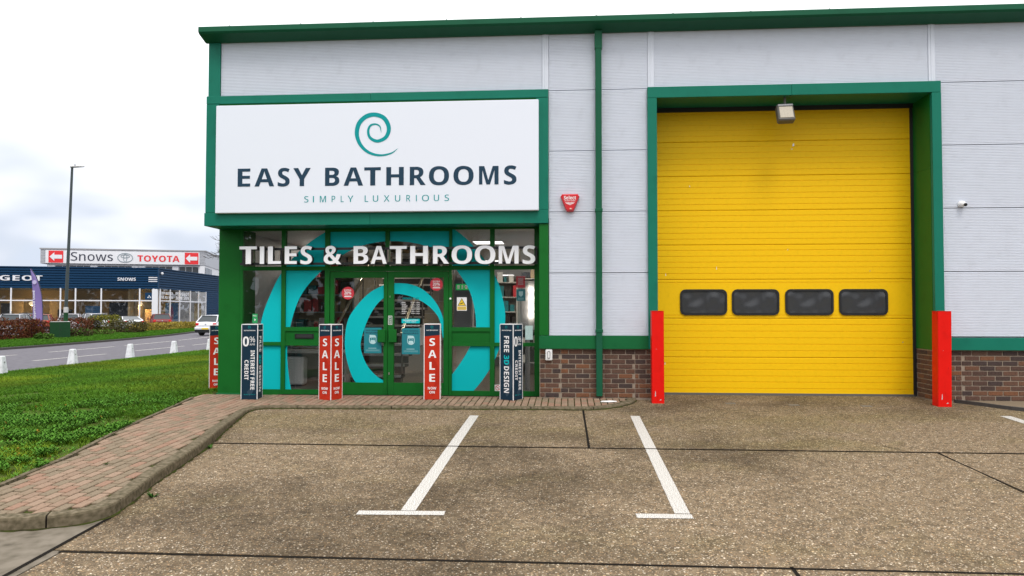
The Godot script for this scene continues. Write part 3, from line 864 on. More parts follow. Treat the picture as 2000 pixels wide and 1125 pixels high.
func build_unit() -> void:
	var U := thing("retail_unit", "white ribbed-metal retail warehouse with green trim and a yellow loading door", "building")
	# shell: closed walls, roof and floor
	var sh := MB.new()
	sh.box(V(-5.92, 2.86, -0.45), V(1.35, 5.84, -0.021))          # wall above the shop front
	sh.box(V(1.35, 4.80, -0.75), V(5.70, 5.84, -0.021))          # wall above the loading door
	sh.box(V(5.70, 0.0, -0.75), V(14.0, 5.84, -0.052))
	sh.box(V(-0.30, 0.0, -0.45), V(1.35, 2.86, -0.052))
	sh.box(V(0.9, 0.0, -0.95), V(6.2, 5.0, -0.85))              # back of the loading door
	part("inner_wall", sh, M.clad, U)
	var side := MB.new()
	side.box(V(-5.92, 0.0, -26.0), V(-5.78, 2.774, -1.11))
	side.box(V(-5.92, 2.774, -26.0), V(-5.78, 5.84, -0.61))
	side.box(V(-5.92, 0.0, -26.0), V(14.0, 5.84, -25.85))
	side.box(V(13.86, 0.0, -25.85), V(14.0, 5.84, -0.76))
	part("side_wall", side, M.clad, U)
	var roof := MB.new()
	roof.quad(V(-6.0, 5.86, 0.02), V(14.0, 5.86, 0.02), V(14.0, 7.0, -13.0), V(-6.0, 7.0, -13.0))
	roof.quad(V(-6.0, 7.0, -13.0), V(14.0, 7.0, -13.0), V(14.0, 5.86, -26.0), V(-6.0, 5.86, -26.0))
	roof.tri(V(-6.0, 5.86, 0.02), V(-6.0, 7.0, -13.0), V(-6.0, 5.86, -26.0))
	part("roof", roof, M.grey, U)

	# cladding panels
	var rows := [[4.928, 5.85], [3.948, 4.918], [2.968, 3.938], [1.988, 2.958], [0.985, 1.978]]
	part("cladding_panel", cladding(-5.745, -0.405, 4.935, 5.85), M.clad, U)
	part("cladding_panel", cladding(1.385, 5.595, 4.92, 5.85), M.clad, U)
	for r in rows:
		part("cladding_panel", cladding(-0.292, 1.278, r[0], r[1]), M.clad, U)
		part("cladding_panel", cladding(5.70 if r[0] > 4.9 else 5.745, 9.6, r[0], r[1]), M.clad, U)
		part("cladding_panel", cladding(9.61, 13.98, r[0], r[1]), M.clad, U)
	for x in [-0.401, 1.281, 5.598]:
		var t := MB.new()
		t.cbox(V(x, 4.93, -0.02), V(x + 0.102, 5.85, 0.012), 0.004)
		t.cbox(V(x + 0.036, 4.93, 0.0), V(x + 0.066, 5.85, 0.020), 0.004)
		part("joint_cover", t, M.clad, U)

	# eaves gutter
	var g := MB.new()
	var pr := PackedVector2Array([Vector2(0.0, 5.83), Vector2(0.05, 5.83), Vector2(0.27, 5.895), Vector2(0.30, 5.925), Vector2(0.30, 6.0), Vector2(0.285, 6.012), Vector2(0.0, 6.012)])
	g.x = Transform3D(Basis(V(0, 0, 1), V(0, 1, 0), V(-1, 0, 0)), Vector3.ZERO)   # polygon x -> z, drawn out along -x
	g.prism(pr, -14.0, 6.0)
	var gut := part("eaves_gutter", g, M.gutter, U)
	for k in 9:
		var px := -5.5 + k * 1.19
		boxpart("fixing", V(px, 6.012, 0.24), V(px + 0.02, 6.026, 0.27), M.black, gut)

	# green frame of the sign bay
	boxpart("corner_post", V(-5.95, 4.932, -0.30), V(-5.75, 5.829, 0.03), M.teal, U, 0.004)
	boxpart("frame_rail", V(-5.965, 4.80, -0.30), V(-3.2, 4.93, 0.06), M.teal, U, 0.004)
	boxpart("frame_rail", V(-3.197, 4.80, -0.30), V(-0.303, 4.93, 0.06), M.teal, U, 0.004)
	boxpart("frame_post", V(-5.965, 2.993, -0.30), V(-5.75, 4.797, 0.056), M.teal, U, 0.004)
	boxpart("frame_post", V(-0.50, 2.993, -0.02), V(-0.303, 4.797, 0.056), M.teal, U, 0.004)
	boxpart("soffit_beam", V(-5.98, 2.775, -0.60), V(-3.2, 2.99, 0.06), M.teal, U, 0.004)
	boxpart("soffit_beam", V(-3.197, 2.775, -0.60), V(-0.303, 2.99, 0.06), M.teal, U, 0.004)
	boxpart("sign_backing", V(-5.75, 2.99, -0.02), V(-0.5, 4.80, 0.03), M.green, U)
	boxpart("frame_post", V(-0.452, 0.984, -0.44), V(-0.303, 2.772, 0.03), M.green, U, 0.004)
	var base := boxpart("base_trim", V(-0.455, 0.772, -0.02), V(1.27, 0.98, 0.05), M.base_green, U, 0.004)
	boxpart("base_trim", V(5.64, 0.772, -0.02), V(14.0, 0.962, 0.05), M.teal, U, 0.004)

	# frame of the loading door
	boxpart("door_post", V(1.27, 0.775, -0.6), V(1.415, 4.747, 0.075), M.teal, U, 0.004)
	boxpart("door_header", V(1.27, 4.75, -0.6), V(3.5, 4.925, 0.075), M.teal, U, 0.004)
	boxpart("door_header", V(3.502, 4.75, -0.6), V(5.75, 4.925, 0.075), M.teal, U, 0.004)
	boxpart("door_post", V(5.612, 0.775, 0.0), V(5.752, 4.747, 0.075), M.teal, U, 0.004)
	boxpart("door_jamb", V(5.608, 0.775, -0.6), V(5.72, 3.6, 0.0), M.green, U)
	boxpart("door_jamb", V(5.608, 3.603, -0.6), V(5.72, 4.747, 0.0), M.green, U)
	boxpart("door_seal", V(5.565, 0.0, -0.66), V(5.608, 4.75, -0.575), M.rubber, U)
	boxpart("door_seal", V(1.415, 0.0, -0.66), V(1.47, 4.75, -0.575), M.rubber, U)
	boxpart("door_seal", V(1.415, 4.68, -0.64), V(5.608, 4.75, -0.56), M.rubber, U)

	# sectional loading door
	var D := Node3D.new()
	D.name = "loading_door"
	U.add_child(D)
	var ys := [-0.0, 0.61, 1.25, 1.892, 2.464, 3.036, 3.608, 4.18, 4.72]
	for k in 8:
		var b := MB.new()
		var p := door_profile(ys[k], ys[k + 1], [0.17, 0.34, 0.50, 0.67, 0.84] if k != 2 else [0.08, 0.92])
		for i in p.size() - 1:
			b.quad(V(1.44, p[i].x, -0.6 + p[i].y), V(5.60, p[i].x, -0.6 + p[i].y), V(5.60, p[i + 1].x, -0.6 + p[i + 1].y), V(1.44, p[i + 1].x, -0.6 + p[i + 1].y))
		b.box(V(1.44, ys[k] + 0.001, -0.66), V(5.60, ys[k + 1] - 0.001, -0.622))
		part("door_section", b, M.yellow, D)
	boxpart("bottom_rail", V(1.44, -0.008, -0.64), V(5.60, 0.028, -0.575), M.steel_dull, D)
	boxpart("bottom_seal", V(1.44, -0.05, -0.64), V(5.60, -0.008, -0.57), M.rubber, D)
	for w in [[1.856, 2.619], [2.697, 3.46], [3.555, 4.325], [4.412, 5.182]]:
		var fr := ring_mesh(rounded(w[0], w[1], 1.305, 1.730, 0.09), rounded(w[0] + 0.035, w[1] - 0.035, 1.34, 1.695, 0.06), -0.615, -0.578)
		part("window_frame", fr, M.black, D)
		part("pane", flat(rounded(w[0] + 0.03, w[1] - 0.03, 1.335, 1.70, 0.062), -0.590, 0.004), M.door_pane, D)
	for s in [[3.70, 4.08, 0.03, 0.06], [3.68, 4.03, 0.02, 0.02], [2.02, 3.43, 0.012, 0.03], [1.62, 1.95, 0.010, 0.05], [2.45, 2.05, 0.008, 0.06], [1.60, 0.48, 0.008, 0.05], [4.9, 2.02, 0.02, 0.01], [3.6, 2.37, 0.01, 0.02], [5.4, 0.86, 0.02, 0.015]]:
		part("scrape", flat(PackedVector2Array([Vector2(s[0], s[1]), Vector2(s[0] + s[2], s[1] + s[3] * 0.2), Vector2(s[0] + s[2] * 0.8, s[1] + s[3]), Vector2(s[0] + s[2] * 0.1, s[1] + s[3] * 0.7)]), -0.598, 0.001), M.grey if s[0] > 4.8 else M.white, D)

	# downpipe
	var dp := MB.new()
	dp.cbox(V(0.447, 0.03, 0.025), V(0.545, 5.84, 0.115), 0.008)
	var pipe := part("downpipe", dp, M.gutter, U)
	for y in [5.55, 2.94, 1.03]:
		boxpart("pipe_socket", V(0.437, y, 0.018), V(0.555, y + 0.055, 0.122), M.gutter, pipe, 0.006)
	boxpart("pipe_socket", V(0.437, 5.60, 0.02), V(0.555, 5.84, 0.122), M.gutter, pipe, 0.006)

	# brick base walls
	var shapes := {}
	var w1 := boxpart("brick_wall", V(-0.45, -0.15, -0.40), V(1.42, 0.772, -0.009), M.mortar, U)
	brick_panel(w1, -0.437, -0.118, 0.006, 10, Transform3D.IDENTITY, 0.03, shapes)
	brick_panel(w1, -0.106, 1.052, 0.006, 10, Transform3D.IDENTITY, 0.10, shapes)
	brick_panel(w1, 1.064, 1.410, 0.006, 10, Transform3D.IDENTITY, 0.05, shapes)
	var w2 := boxpart("brick_wall", V(5.619, -0.15, -0.62), V(14.0, 0.772, -0.009), M.mortar, U)
	brick_panel(w2, 5.62, 6.02, 0.006, 10, Transform3D.IDENTITY, 0.02, shapes)
	brick_panel(w2, 6.03, 9.6, 0.006, 10, Transform3D.IDENTITY, 0.07, shapes)
	brick_panel(w2, 0.0, 0.56, 0.006, 10, Transform3D(Basis(Vector3.UP, -PI / 2), V(5.61, 0, -0.60)), 0.06, shapes)

	build_shopfront(U)
	build_interior(U)

	# fascia sign
	var F := thing("fascia_sign", "large white fascia sign with teal spiral and navy capital lettering", "sign", V(0, 0, 0))
	boxpart("board", V(-5.765, 2.972, 0.031), V(-0.455, 4.75, 0.13), M.sign_white, F, 0.01)
	var up := 0.0
	for L in [["E", -5.384, -5.173], ["A", -5.099, -4.772], ["S", -4.711, -4.513], ["Y", -4.452, -4.163], ["B", -3.923, -3.687], ["A", -3.615, -3.296], ["T", -3.276, -3.005], ["H", -2.914, -2.629], ["R", -2.53, -2.272], ["O", -2.218, -1.894], ["O", -1.821, -1.498], ["M", -1.409, -1.096], ["S", -1.009, -0.809]]:
		up = lerpf(0.01, -0.005, (L[1] + 5.4) / 4.6)
		var ov := 0.006 if L[0] in ["O", "S"] else 0.0
		word("letter", L[0], L[1], L[2], 3.397 + up - ov, 3.692 + up + ov, 0.134, 0.003, M.navy, F)
	for L in [["S", -4.267, -4.197], ["I", -4.122, -4.105], ["M", -4.007, -3.906], ["P", -3.811, -3.753], ["L", -3.661, -3.613], ["Y", -3.547, -3.455], ["L", -3.266, -3.209], ["U", -3.132, -3.046], ["X", -2.952, -2.861], ["U", -2.77, -2.685], ["R", -2.585, -2.52], ["I", -2.429, -2.415], ["O", -2.33, -2.217], ["U", -2.138, -2.054], ["S", -1.964, -1.893]]:
		word("small_letter", L[0], L[1], L[2], 3.136, 3.238, 0.133, 0.002, M.logo_teal, F, false)
	spiral(F, Transform3D(Basis.IDENTITY, V(0, 0, 0.134)), M.logo_teal, "spiral_logo")

	# raised letters over the entrance
	var T := thing("letter_sign", "row of raised white letters on dark rails over the glazed entrance", "sign")
	boxpart("rail", V(-5.52, 2.395, -0.33), V(-0.50, 2.435, -0.29), M.black, T)
	boxpart("rail", V(-5.52, 2.145, -0.33), V(-0.50, 2.185, -0.29), M.black, T)
	for x in [-5.5, -4.84, -4.09, -3.03, -2.0, -1.26, -0.53]:
		boxpart("bracket", V(x, 2.15, -0.42), V(x + 0.03, 2.43, -0.33), M.black, T)
	for L in [["T", -5.49, -5.192], ["I", -5.138, -5.064], ["L", -4.998, -4.776], ["E", -4.711, -4.504], ["S", -4.442, -4.244], ["&", -4.044, -3.745], ["B", -3.54, -3.293], ["A", -3.25, -2.98], ["T", -2.931, -2.647], ["H", -2.589, -2.292], ["R", -2.209, -1.942], ["O", -1.899, -1.562], ["O", -1.516, -1.18], ["M", -1.123, -0.797], ["S", -0.732, -0.526]]:
		var u2 := lerpf(0.008, -0.008, (L[1] + 5.5) / 5.0)
		var ov := 0.006 if L[0] in ["O", "S", "&"] else 0.0
		var face := word("letter", L[0], L[1], L[2], 2.152 + u2 - ov, 2.446 + u2 + ov, -0.2, 0.006, M.letter_white, T)
		word("letter_return", L[0], L[1] - 0.004, L[2] + 0.004, 2.148 + u2 - ov, 2.450 + u2 + ov, -0.207, 0.08, M.black, T)

	# sign on the side wall, seen edge on
	var S := thing("side_sign", "white sign board on the side wall, seen edge on", "sign")
	boxpart("board", V(-6.14, 2.95, -6.5), V(-6.05, 4.66, -0.62), M.sign_white, S, 0.01)
	boxpart("batten", V(-6.05, 3.2, -3.2), V(-5.92, 4.4, -3.1), M.grey, S)

	# alarm box
	var A := thing("alarm_box", "red wedge-shaped alarm box on the white ribbed wall", "alarm", V(0.04, 3.10, 0.0))
	var ap := PackedVector2Array([Vector2(-0.15, 0.09), Vector2(-0.125, 0.135), Vector2(0.125, 0.135), Vector2(0.15, 0.09), Vector2(0.075, -0.10), Vector2(0.05, -0.145), Vector2(-0.05, -0.145), Vector2(-0.075, -0.10)])
	var am := MB.new()
	am.prism(ap, -0.0, 0.055)
	var ap2 := PackedVector2Array()
	for q in ap: ap2.append(q * 0.86)
	for i in ap.size():
		var j := (i + 1) % ap.size()
		am.quad(V(ap[i].x, ap[i].y, 0.055), V(ap[j].x, ap[j].y, 0.055), V(ap2[j].x, ap2[j].y, 0.085), V(ap2[i].x, ap2[i].y, 0.085))
	am.prism(ap2, 0.054, 0.085)
	part("housing", am, M.alarm_red, A)
	word("lettering", "Select", -0.095, 0.095, 0.045, 0.105, 0.0865, 0.002, M.white, A)
	word("lettering", "SECURITY SYSTEMS", -0.085, 0.085, 0.018, 0.032, 0.0865, 0.002, M.white, A)
	for k in 7:
		var tx := (k - 3) * 0.022
		part("emblem", flat(PackedVector2Array([Vector2(tx - 0.007, 0.0), Vector2(tx + 0.007, 0.0), Vector2(tx * 0.8 + 0.005, -0.045 + abs(k - 3) * 0.008), Vector2(tx * 0.8 - 0.005, -0.045 + abs(k - 3) * 0.008)]), 0.0865), M.white, A)
	var lens := MB.new()
	lens.ball(V(0.01, -0.105, 0.085), V(0.022, 0.016, 0.012))
	part("beacon", lens, glass(Color(0.9, 0.5, 0.4), 0.6), A)

	# dome camera
	var C := thing("security_camera", "small white security camera on the right-hand ribbed wall", "camera", V(6.05, 3.02, 0.0))
	var cb := MB.new()
	cb.tube(V(0, 0, 0), V(0, 0, 0.035), 0.05, 0.05, 20)
	part("mount", cb, M.white, C)
	var ball := MB.new()
	ball.ball(V(0.0, -0.005, 0.06), V(0.048, 0.045, 0.045), 10, 16)
	part("body", ball, M.white, C)
	var eye := MB.new()
	eye.tube(V(0.015, -0.018, 0.09), V(0.024, -0.026, 0.112), 0.026, 0.024, 14)
	part("lens", eye, M.black, C)

	# floodlight
	var L := thing("floodlight", "weathered rectangular floodlight hung under the green door header", "floodlight", V(3.43, 4.64, 0.0))
	var lb := MB.new()
	lb.x = Transform3D(Basis(Vector3.RIGHT, -0.35) * Basis(Vector3.BACK, 0.03), V(0, -0.15, -0.02))
	lb.cbox(V(-0.128, -0.15, -0.09), V(0.128, 0.15, 0.045), 0.018)
	part("body", lb, M.steel_dull, L)
	var lf := MB.new()
	lf.x = lb.x
	lf.cbox(V(-0.105, -0.115, 0.04), V(0.105, 0.09, 0.052), 0.004)
	part("lamp_glass", lf, mat(Color(0.30, 0.26, 0.18), 0.35, 0.0, M.grime, 0.2), L)
	var lr := MB.new()
	lr.x = lb.x
	lr.cbox(V(-0.115, 0.10, 0.04), V(0.115, 0.135, 0.058), 0.004)
	part("visor", lr, M.grey, L)
	var arm := MB.new()
	arm.tube(V(0, 0.0, -0.05), V(0, 0.16, -0.05), 0.02, 0.02)
	part("bracket", arm, M.steel_dull, L)

	# small white service light by the entrance
	var K := thing("service_box", "small white bulkhead box on the brick beside the entrance", "box", V(-0.30, 0.68, 0.0))
	boxpart("case", V(-0.055, -0.095, -0.004), V(0.055, 0.085, 0.045), M.white, K, 0.012)
	part("cover", flat(rounded(-0.025, 0.025, -0.07, 0.06, 0.024), 0.05, 0.007), M.grey, K)
	part("emblem", flat(rounded(-0.012, 0.012, -0.05, 0.04, 0.011), 0.054, 0.005), M.white, K)

	# red posts either side of the loading door
	for q in [[1.29, 1.475, 0.14, 0.32, 0.0, "bright red square steel post beside the drainpipe brickwork"], [5.478, 5.672, 0.21, 0.41, -0.012, "bright red square steel post by the right jamb of the yellow door"]]:
		var P := thing("steel_post", q[5], "bollard", V((q[0] + q[1]) / 2, yard_y((q[2] + q[3]) / 2), (q[2] + q[3]) / 2), 0.0, "red posts guarding the loading door")
		P.rotation.z = q[4]
		var hw: float = (q[1] - q[0]) / 2
		boxpart("post", V(-hw, -0.05, -hw), V(hw, 1.41, hw), M.red, P, 0.006)
		for c in [[-0.05, 0.10, 0.016, 0.09], [0.02, 0.04, 0.03, 0.02], [0.045, 0.55, 0.008, 0.04], [-0.03, 0.82, 0.012, 0.010], [0.0, 0.16, 0.006, 0.05]]:
			part("scratch", flat(PackedVector2Array([Vector2(c[0], c[1]), Vector2(c[0] + c[2], c[1] + 0.01), Vector2(c[0] + c[2] * 0.7, c[1] + c[3]), Vector2(c[0] + c[2] * 0.3, c[1] + c[3] * 0.8)]), hw + 0.001, 0.002), M.grey_light if c[2] > 0.01 else M.alarm_red, P)
		boxpart("cap", V(-hw - 0.002, 1.41, -hw - 0.002), V(hw + 0.002, 1.416, hw + 0.002), M.red, P)

func spiral(parent: Node, xf: Transform3D, material: Material, called: String, s := 1.0) -> void:
	var cl := [[-2.728, 3.996, 0.003], [-2.836, 3.919, 0.023], [-3.021, 3.888, 0.033], [-3.207, 3.939, 0.044], [-3.343, 4.068, 0.056], [-3.401, 4.239, 0.068], [-3.368, 4.409, 0.073], [-3.253, 4.521, 0.073], [-3.11, 4.552, 0.068], [-2.967, 4.501, 0.068], [-2.889, 4.386, 0.068], [-2.88, 4.273, 0.065], [-2.937, 4.169, 0.059], [-3.065, 4.12, 0.051], [-3.18, 4.173, 0.045], [-3.215, 4.279, 0.04], [-3.181, 4.372, 0.034], [-3.095, 4.396, 0.025], [-3.023, 4.355, 0.02], [-3.0, 4.255, 0.003]]
	var p := []; var w := []
	for q in cl:
		p.append(Vector2(q[0], q[1])); w.append(Vector2(q[2], 0))
	p = smooth_line(p, 8 if s == 1.0 else 3); w = smooth_line(w, 8 if s == 1.0 else 3)
	var b := MB.new()
	b.x = xf
	for i in p.size() - 1:
		var u0: Vector2 = ((p[i + 1] as Vector2) - p[maxi(i - 1, 0)]).normalized().orthogonal()
		var u1: Vector2 = ((p[mini(i + 2, p.size() - 1)] as Vector2) - p[i]).normalized().orthogonal()
		var off := Vector2(3.07, 4.23) if s != 1.0 else Vector2.ZERO
		var flip := Vector2(0, -8.46) if s != 1.0 else Vector2.ZERO
		var q := [p[i] + u0 * w[i].x / 2, p[i + 1] + u1 * w[i + 1].x / 2, p[i + 1] - u1 * w[i + 1].x / 2, p[i] - u0 * w[i].x / 2]
		var r := []
		for e in q: r.append(V((e.x + off.x) * s, (e.y - off.y) * s, 0))
		if ((r[1] - r[0]).cross(r[2] - r[0]) as Vector3).z > 0: b.quad(r[0], r[1], r[2], r[3])
		else: b.quad(r[3], r[2], r[1], r[0])
	part(called, b, material, parent)

func build_shopfront(U: Node3D) -> void:
	# corner column and its foot
	boxpart("corner_column", V(-5.985, -0.07, -1.1), V(-5.59, 2.775, -0.5), M.green, U, 0.006)
	boxpart("column_foot", V(-6.0, -0.09, -1.12), V(-5.585, -0.03, -0.47), M.base_green, U, 0.004)
	var S := Node3D.new()
	S.name = "shop_front"
	U.add_child(S)
	var zf := -0.47; var zb := -0.56
	# uprights, full height
	for m in [[-5.585, -5.545], [-4.872, -4.80], [-4.115, -4.03], [-1.985, -1.935], [-1.295, -1.218], [-0.552, -0.452]]:
		boxpart("upright", V(m[0], -0.06, zb), V(m[1], 2.775, zf), M.green, S, 0.004)
	boxpart("upright", V(-3.075, 2.13, zb), V(-3.0, 2.72, zf), M.green, S, 0.004)
	# rails between the uprights
	var bays := [[-5.545, -4.872], [-4.80, -4.115], [-4.03, -1.985], [-1.935, -1.295], [-1.218, -0.552]]
	for k in bays.size():
		var a: float = bays[k][0]; var d: float = bays[k][1]
		if k == 2:
			boxpart("rail", V(a, 2.72, zb), V(d, 2.775, zf - 0.002), M.green, S)
			boxpart("rail", V(a, 2.045, zb), V(d, 2.13, zf - 0.002), M.green, S)
			for q in [[a, -3.075], [-3.0, d]]: pane(S, q[0], q[1], 2.13, 2.72)
			continue
		boxpart("rail", V(a, 2.745, zb), V(d, 2.775, zf - 0.002), M.green, S)
		boxpart("rail", V(a, 2.065, zb), V(d, 2.13, zf - 0.002), M.green, S)
		boxpart("rail", V(a, -0.065, zb), V(d, 0.04, zf - 0.002), M.green, S)
		pane(S, a, d, 2.13, 2.745)
		if k == 0 or k == 4:
			boxpart("rail", V(a, 0.785, zb), V(d, 0.845, zf - 0.002), M.green, S)
			pane(S, a, d, 0.845, 2.065)
		else:
			boxpart("rail", V(a, 1.03, zb), V(d, 1.10, zf - 0.002), M.green, S)
			boxpart("infill_panel", V(a, 0.845, zb), V(d, 1.03, zf - 0.02), M.green, S)
			boxpart("rail", V(a, 0.785, zb), V(d, 0.845, zf - 0.002), M.green, S)
			pane(S, a, d, 1.10, 2.065)
		pane(S, a, d, 0.04, 0.785)
	boxpart("letter_plate", V(-4.63, 0.90, -0.49), V(-4.30, 0.985, -0.478), M.black, S, 0.003)
	boxpart("letter_flap", V(-4.60, 0.915, -0.478), V(-4.33, 0.97, -0.472), M.dark_step, S, 0.003)
	boxpart("threshold", V(-4.03, -0.07, zb), V(-1.985, -0.045, zf), M.steel_dull, S)
	# door leaves
	for q in [[-4.025, -3.035, -3.955, -3.10], [-3.028, -1.99, -2.925, -2.078]]:
		var f := MB.new()
		var z0 := -0.555; var z1 := -0.485
		f.cbox(V(q[0], -0.04, z0), V(q[2], 2.04, z1), 0.004)
		f.cbox(V(q[3], -0.04, z0), V(q[1], 2.04, z1), 0.004)
		f.box(V(q[2], -0.04, z0 + 0.002), V(q[3], 0.165, z1 - 0.002))
		f.box(V(q[2], 1.935, z0 + 0.002), V(q[3], 2.04, z1 - 0.002))
		part("door_leaf", f, M.green, S)
		pane(S, q[2], q[3], 0.165, 1.935)
	boxpart("door_handle", V(-3.19, 0.845, -0.485), V(-3.06, 1.06, -0.435), M.green, S, 0.006)
	boxpart("door_handle", V(-3.0, 0.845, -0.485), V(-2.87, 1.06, -0.435), M.green, S, 0.006)
	boxpart("door_lock", V(-2.995, 1.60, -0.486), V(-2.985, 1.63, -0.478), M.steel, S)
	boxpart("door_lock", V(-3.01, 0.30, -0.486), V(-2.99, 0.34, -0.476), M.steel, S)
	var bell := MB.new()
	bell.tube(V(-1.96, 1.58, -0.47), V(-1.96, 1.58, -0.455), 0.018, 0.016, 14)
	part("door_bell", bell, M.white, S)

var pane_rects := []
func pane(S: Node, x0: float, x1: float, y0: float, y1: float) -> void:
	boxpart("pane", V(x0, y0, -0.524), V(x1, y1, -0.516), M.glass, S)
	pane_rects.append([x0, x1, y0, y1])
	var rect := PackedVector2Array([Vector2(x0, y0), Vector2(x1, y0), Vector2(x1, y1), Vector2(x0, y1)])
	for B in [band(BAND_A, BAND_A2), band(BAND_B, BAND_B2)]:
		for q in Geometry2D.intersect_polygons(B, rect):
			if q.size() > 2:
				part("teal_vinyl", flat(q, -0.512, 0.003), M.vinyl, S)
# ------------------------------------------------------------------ inside the shop
func build_interior(U: Node3D) -> void:
	boxpart("shop_floor", V(-5.78, -0.1, -25.85), V(0.9, 0.0, -0.56), M.interior_floor, U)
	var c := MB.new()
	c.box(V(-5.78, 2.78, -2.4), V(0.9, 2.86, -0.45))
	c.box(V(-5.78, 2.78, -7.2), V(-4.45, 2.86, -2.4))
	c.box(V(-2.95, 2.78, -7.2), V(0.9, 2.86, -2.4))
	c.box(V(-5.78, 2.78, -25.85), V(0.9, 2.86, -7.2))
	part("shop_ceiling", c, M.white, U)
	boxpart("partition", V(0.9, -0.1, -25.85), V(1.0, 2.86, -0.45), M.interior, U)
	boxpart("upper_floor_wall", V(-5.0, 2.86, -7.4), V(-2.4, 5.6, -7.25), M.tan, U)
	boxpart("plaster_wall", V(-5.78, 0.0, -7.6), V(-4.46, 2.78, -7.45), M.interior, U)
	boxpart("plaster_wall", V(-2.5, 0.0, -25.8), V(0.9, 2.78, -22.0), M.interior, U)

	# staircase
	var S := thing("staircase", "dark open staircase with pale step edges behind the glass doors", "staircase", V(-3.70, 0, -1.75))
	for k in 15:
		var y := 0.18 * (k + 1); var z := -0.327 * k
		boxpart("step", V(-0.62, y - 0.06, z - 0.36), V(0.62, y - 0.012, z), M.dark_step, S)
		boxpart("step_edge", V(-0.62, y - 0.04, z - 0.02), V(0.62, y + 0.003, z + 0.012), M.grey_light, S)
		boxpart("riser", V(-0.62, y - 0.18, z - 0.03), V(0.62, y - 0.06, z - 0.02), M.dark_step, S)
	for s in [-1, 1]:
		var r := MB.new()
		r.tube(V(s * 0.64, 0.95, 0.1), V(s * 0.64, 0.95 + 0.55 * 5.2, -5.1), 0.024, 0.024, 10)
		part("handrail", r, M.brass, S)
		for k in [0, 3, 6, 9, 12]:
			var b := MB.new()
			b.tube(V(s * 0.64, 0.18 * k, -0.327 * k), V(s * 0.64, 0.18 * k + 1.0, -0.327 * k), 0.016, 0.016, 8)
			part("baluster", b, M.steel_dull, S)
	# stone tile display wall beside the stairs
	var T := thing("tile_display", "pale stone tile display wall up the left of the staircase", "display", V(-4.42, 0, -7.3))
	for i in 7:
		for j in 7:
			var o := boxpart("tile", V(-1.3 + i * 0.40, 1.0 + j * 0.31, 0.0), V(-1.3 + i * 0.40 + 0.394, 1.0 + j * 0.31 + 0.304, 0.012), M.tile_a if (i + j * 3) % 4 else M.tile_b, T)
	# ceiling lights of the showroom
	for q in [[-5.0, -4.5], [-1.6, -3.2], [-0.4, -5.2], [-2.2, -9.0], [-0.6, -9.5], [-1.4, -12.5], [-0.3, -13.0], [-3.0, -14.0], [-0.7, -16.5], [-2.4, -17.5], [-0.5, -19.5]]:
		var L := thing("ceiling_light", "lit square panel light in the showroom ceiling", "light", V(q[0], 2.78, q[1]), 0.0, "panel lights in the showroom ceiling")
		boxpart("frame", V(-0.32, -0.02, -0.32), V(0.32, 0.0, 0.32), M.white, L)
		boxpart("diffuser", V(-0.29, -0.026, -0.29), V(0.29, -0.021, 0.29), M.panel_glow, L)
		var a := AreaLight3D.new()
		a.name = "panel_lamp"
		a.area_size = Vector2(0.58, 0.58)
		a.position = V(0, -0.035, 0); a.rotation.x = -PI / 2
		a.light_energy = 2.7; a.light_color = Color(1.0, 0.95, 0.86)
		a.area_range = 12.0; a.shadow_enabled = true
		L.add_child(a)
	# counter and cabinet by the left-hand window
	var D := thing("counter", "grey topped counter seen through the lower left pane", "counter", V(-4.75, 0, -1.75))
	boxpart("top", V(-0.65, 0.60, -0.35), V(0.75, 0.645, 0.35), M.grey_light, D, 0.006)
	boxpart("side", V(-0.62, 0.0, -0.30), V(-0.58, 0.60, 0.28), M.grey, D)
	boxpart("side", V(0.68, 0.0, -0.30), V(0.72, 0.60, 0.28), M.grey, D)
	boxpart("back", V(-0.58, 0.05, -0.30), V(0.68, 0.60, -0.27), M.grey, D)
	var W := thing("cabinet", "white rounded cabinet standing under the grey counter", "cabinet", V(-4.98, 0, -1.46))
	boxpart("body", V(-0.17, 0.02, -0.2), V(0.17, 0.53, 0.06), M.white, W, 0.03)
	boxpart("foot", V(-0.15, 0.0, -0.18), V(0.15, 0.02, 0.03), M.black, W)
	var H := thing("chair", "dark stool behind the grey counter", "chair", V(-4.2, 0, -2.3))
	boxpart("seat", V(-0.18, 0.62, -0.18), V(0.18, 0.67, 0.18), M.black, H, 0.015)
	for sx in [-1, 1]:
		for sz in [-1, 1]:
			var lg := MB.new()
			lg.tube(V(sx * 0.22, 0, sz * 0.22), V(sx * 0.13, 0.63, sz * 0.13), 0.014, 0.014, 6)
			part("leg", lg, M.black, H)
	for k in 2:
		var ob := thing("bottle", ["clear hand gel bottle on the grey counter", "small brown bottle on the grey counter"][k], "bottle", V(-4.55 + 0.2 * k, 0.645, -1.7))
		var bb := MB.new()
		bb.tube(V(0, 0, 0), V(0, 0.16, 0), 0.04, 0.04, 12)
		part("body", bb, [M.white, M.tan][k], ob)
		var bc := MB.new()
		bc.tube(V(0, 0.16, 0), V(0, 0.22, 0), 0.015, 0.012, 10)
		part("pump", bc, M.black, ob)
	# display racks
	var n := 0
	for q in [[-5.05, -3.4, 0.0, 1.3, "wall rack of boxed fittings behind the left window"], [-1.75, -6.5, 0.25, 1.2, "white display rack of fittings under the exit sign"], [-0.55, -4.2, -0.35, 1.0, "white display rack of taps behind the right window"], [0.35, -8.5, -0.5, 1.6, "tall shelf of boxes far back in the showroom"]]:
		var R := thing("display_rack", q[4], "rack", V(q[0], 0, q[1]), q[2])
		var w: float = q[3] / 2
		boxpart("back_board", V(-w, 0.0, -0.22), V(w, 2.1, -0.18), M.interior if n != 0 else M.tan, R)
		for s in [-1, 1]: boxpart("side_board", V(s * w - 0.02, 0, -0.18), V(s * w + 0.02, 2.1, 0.2), M.grey_light, R)
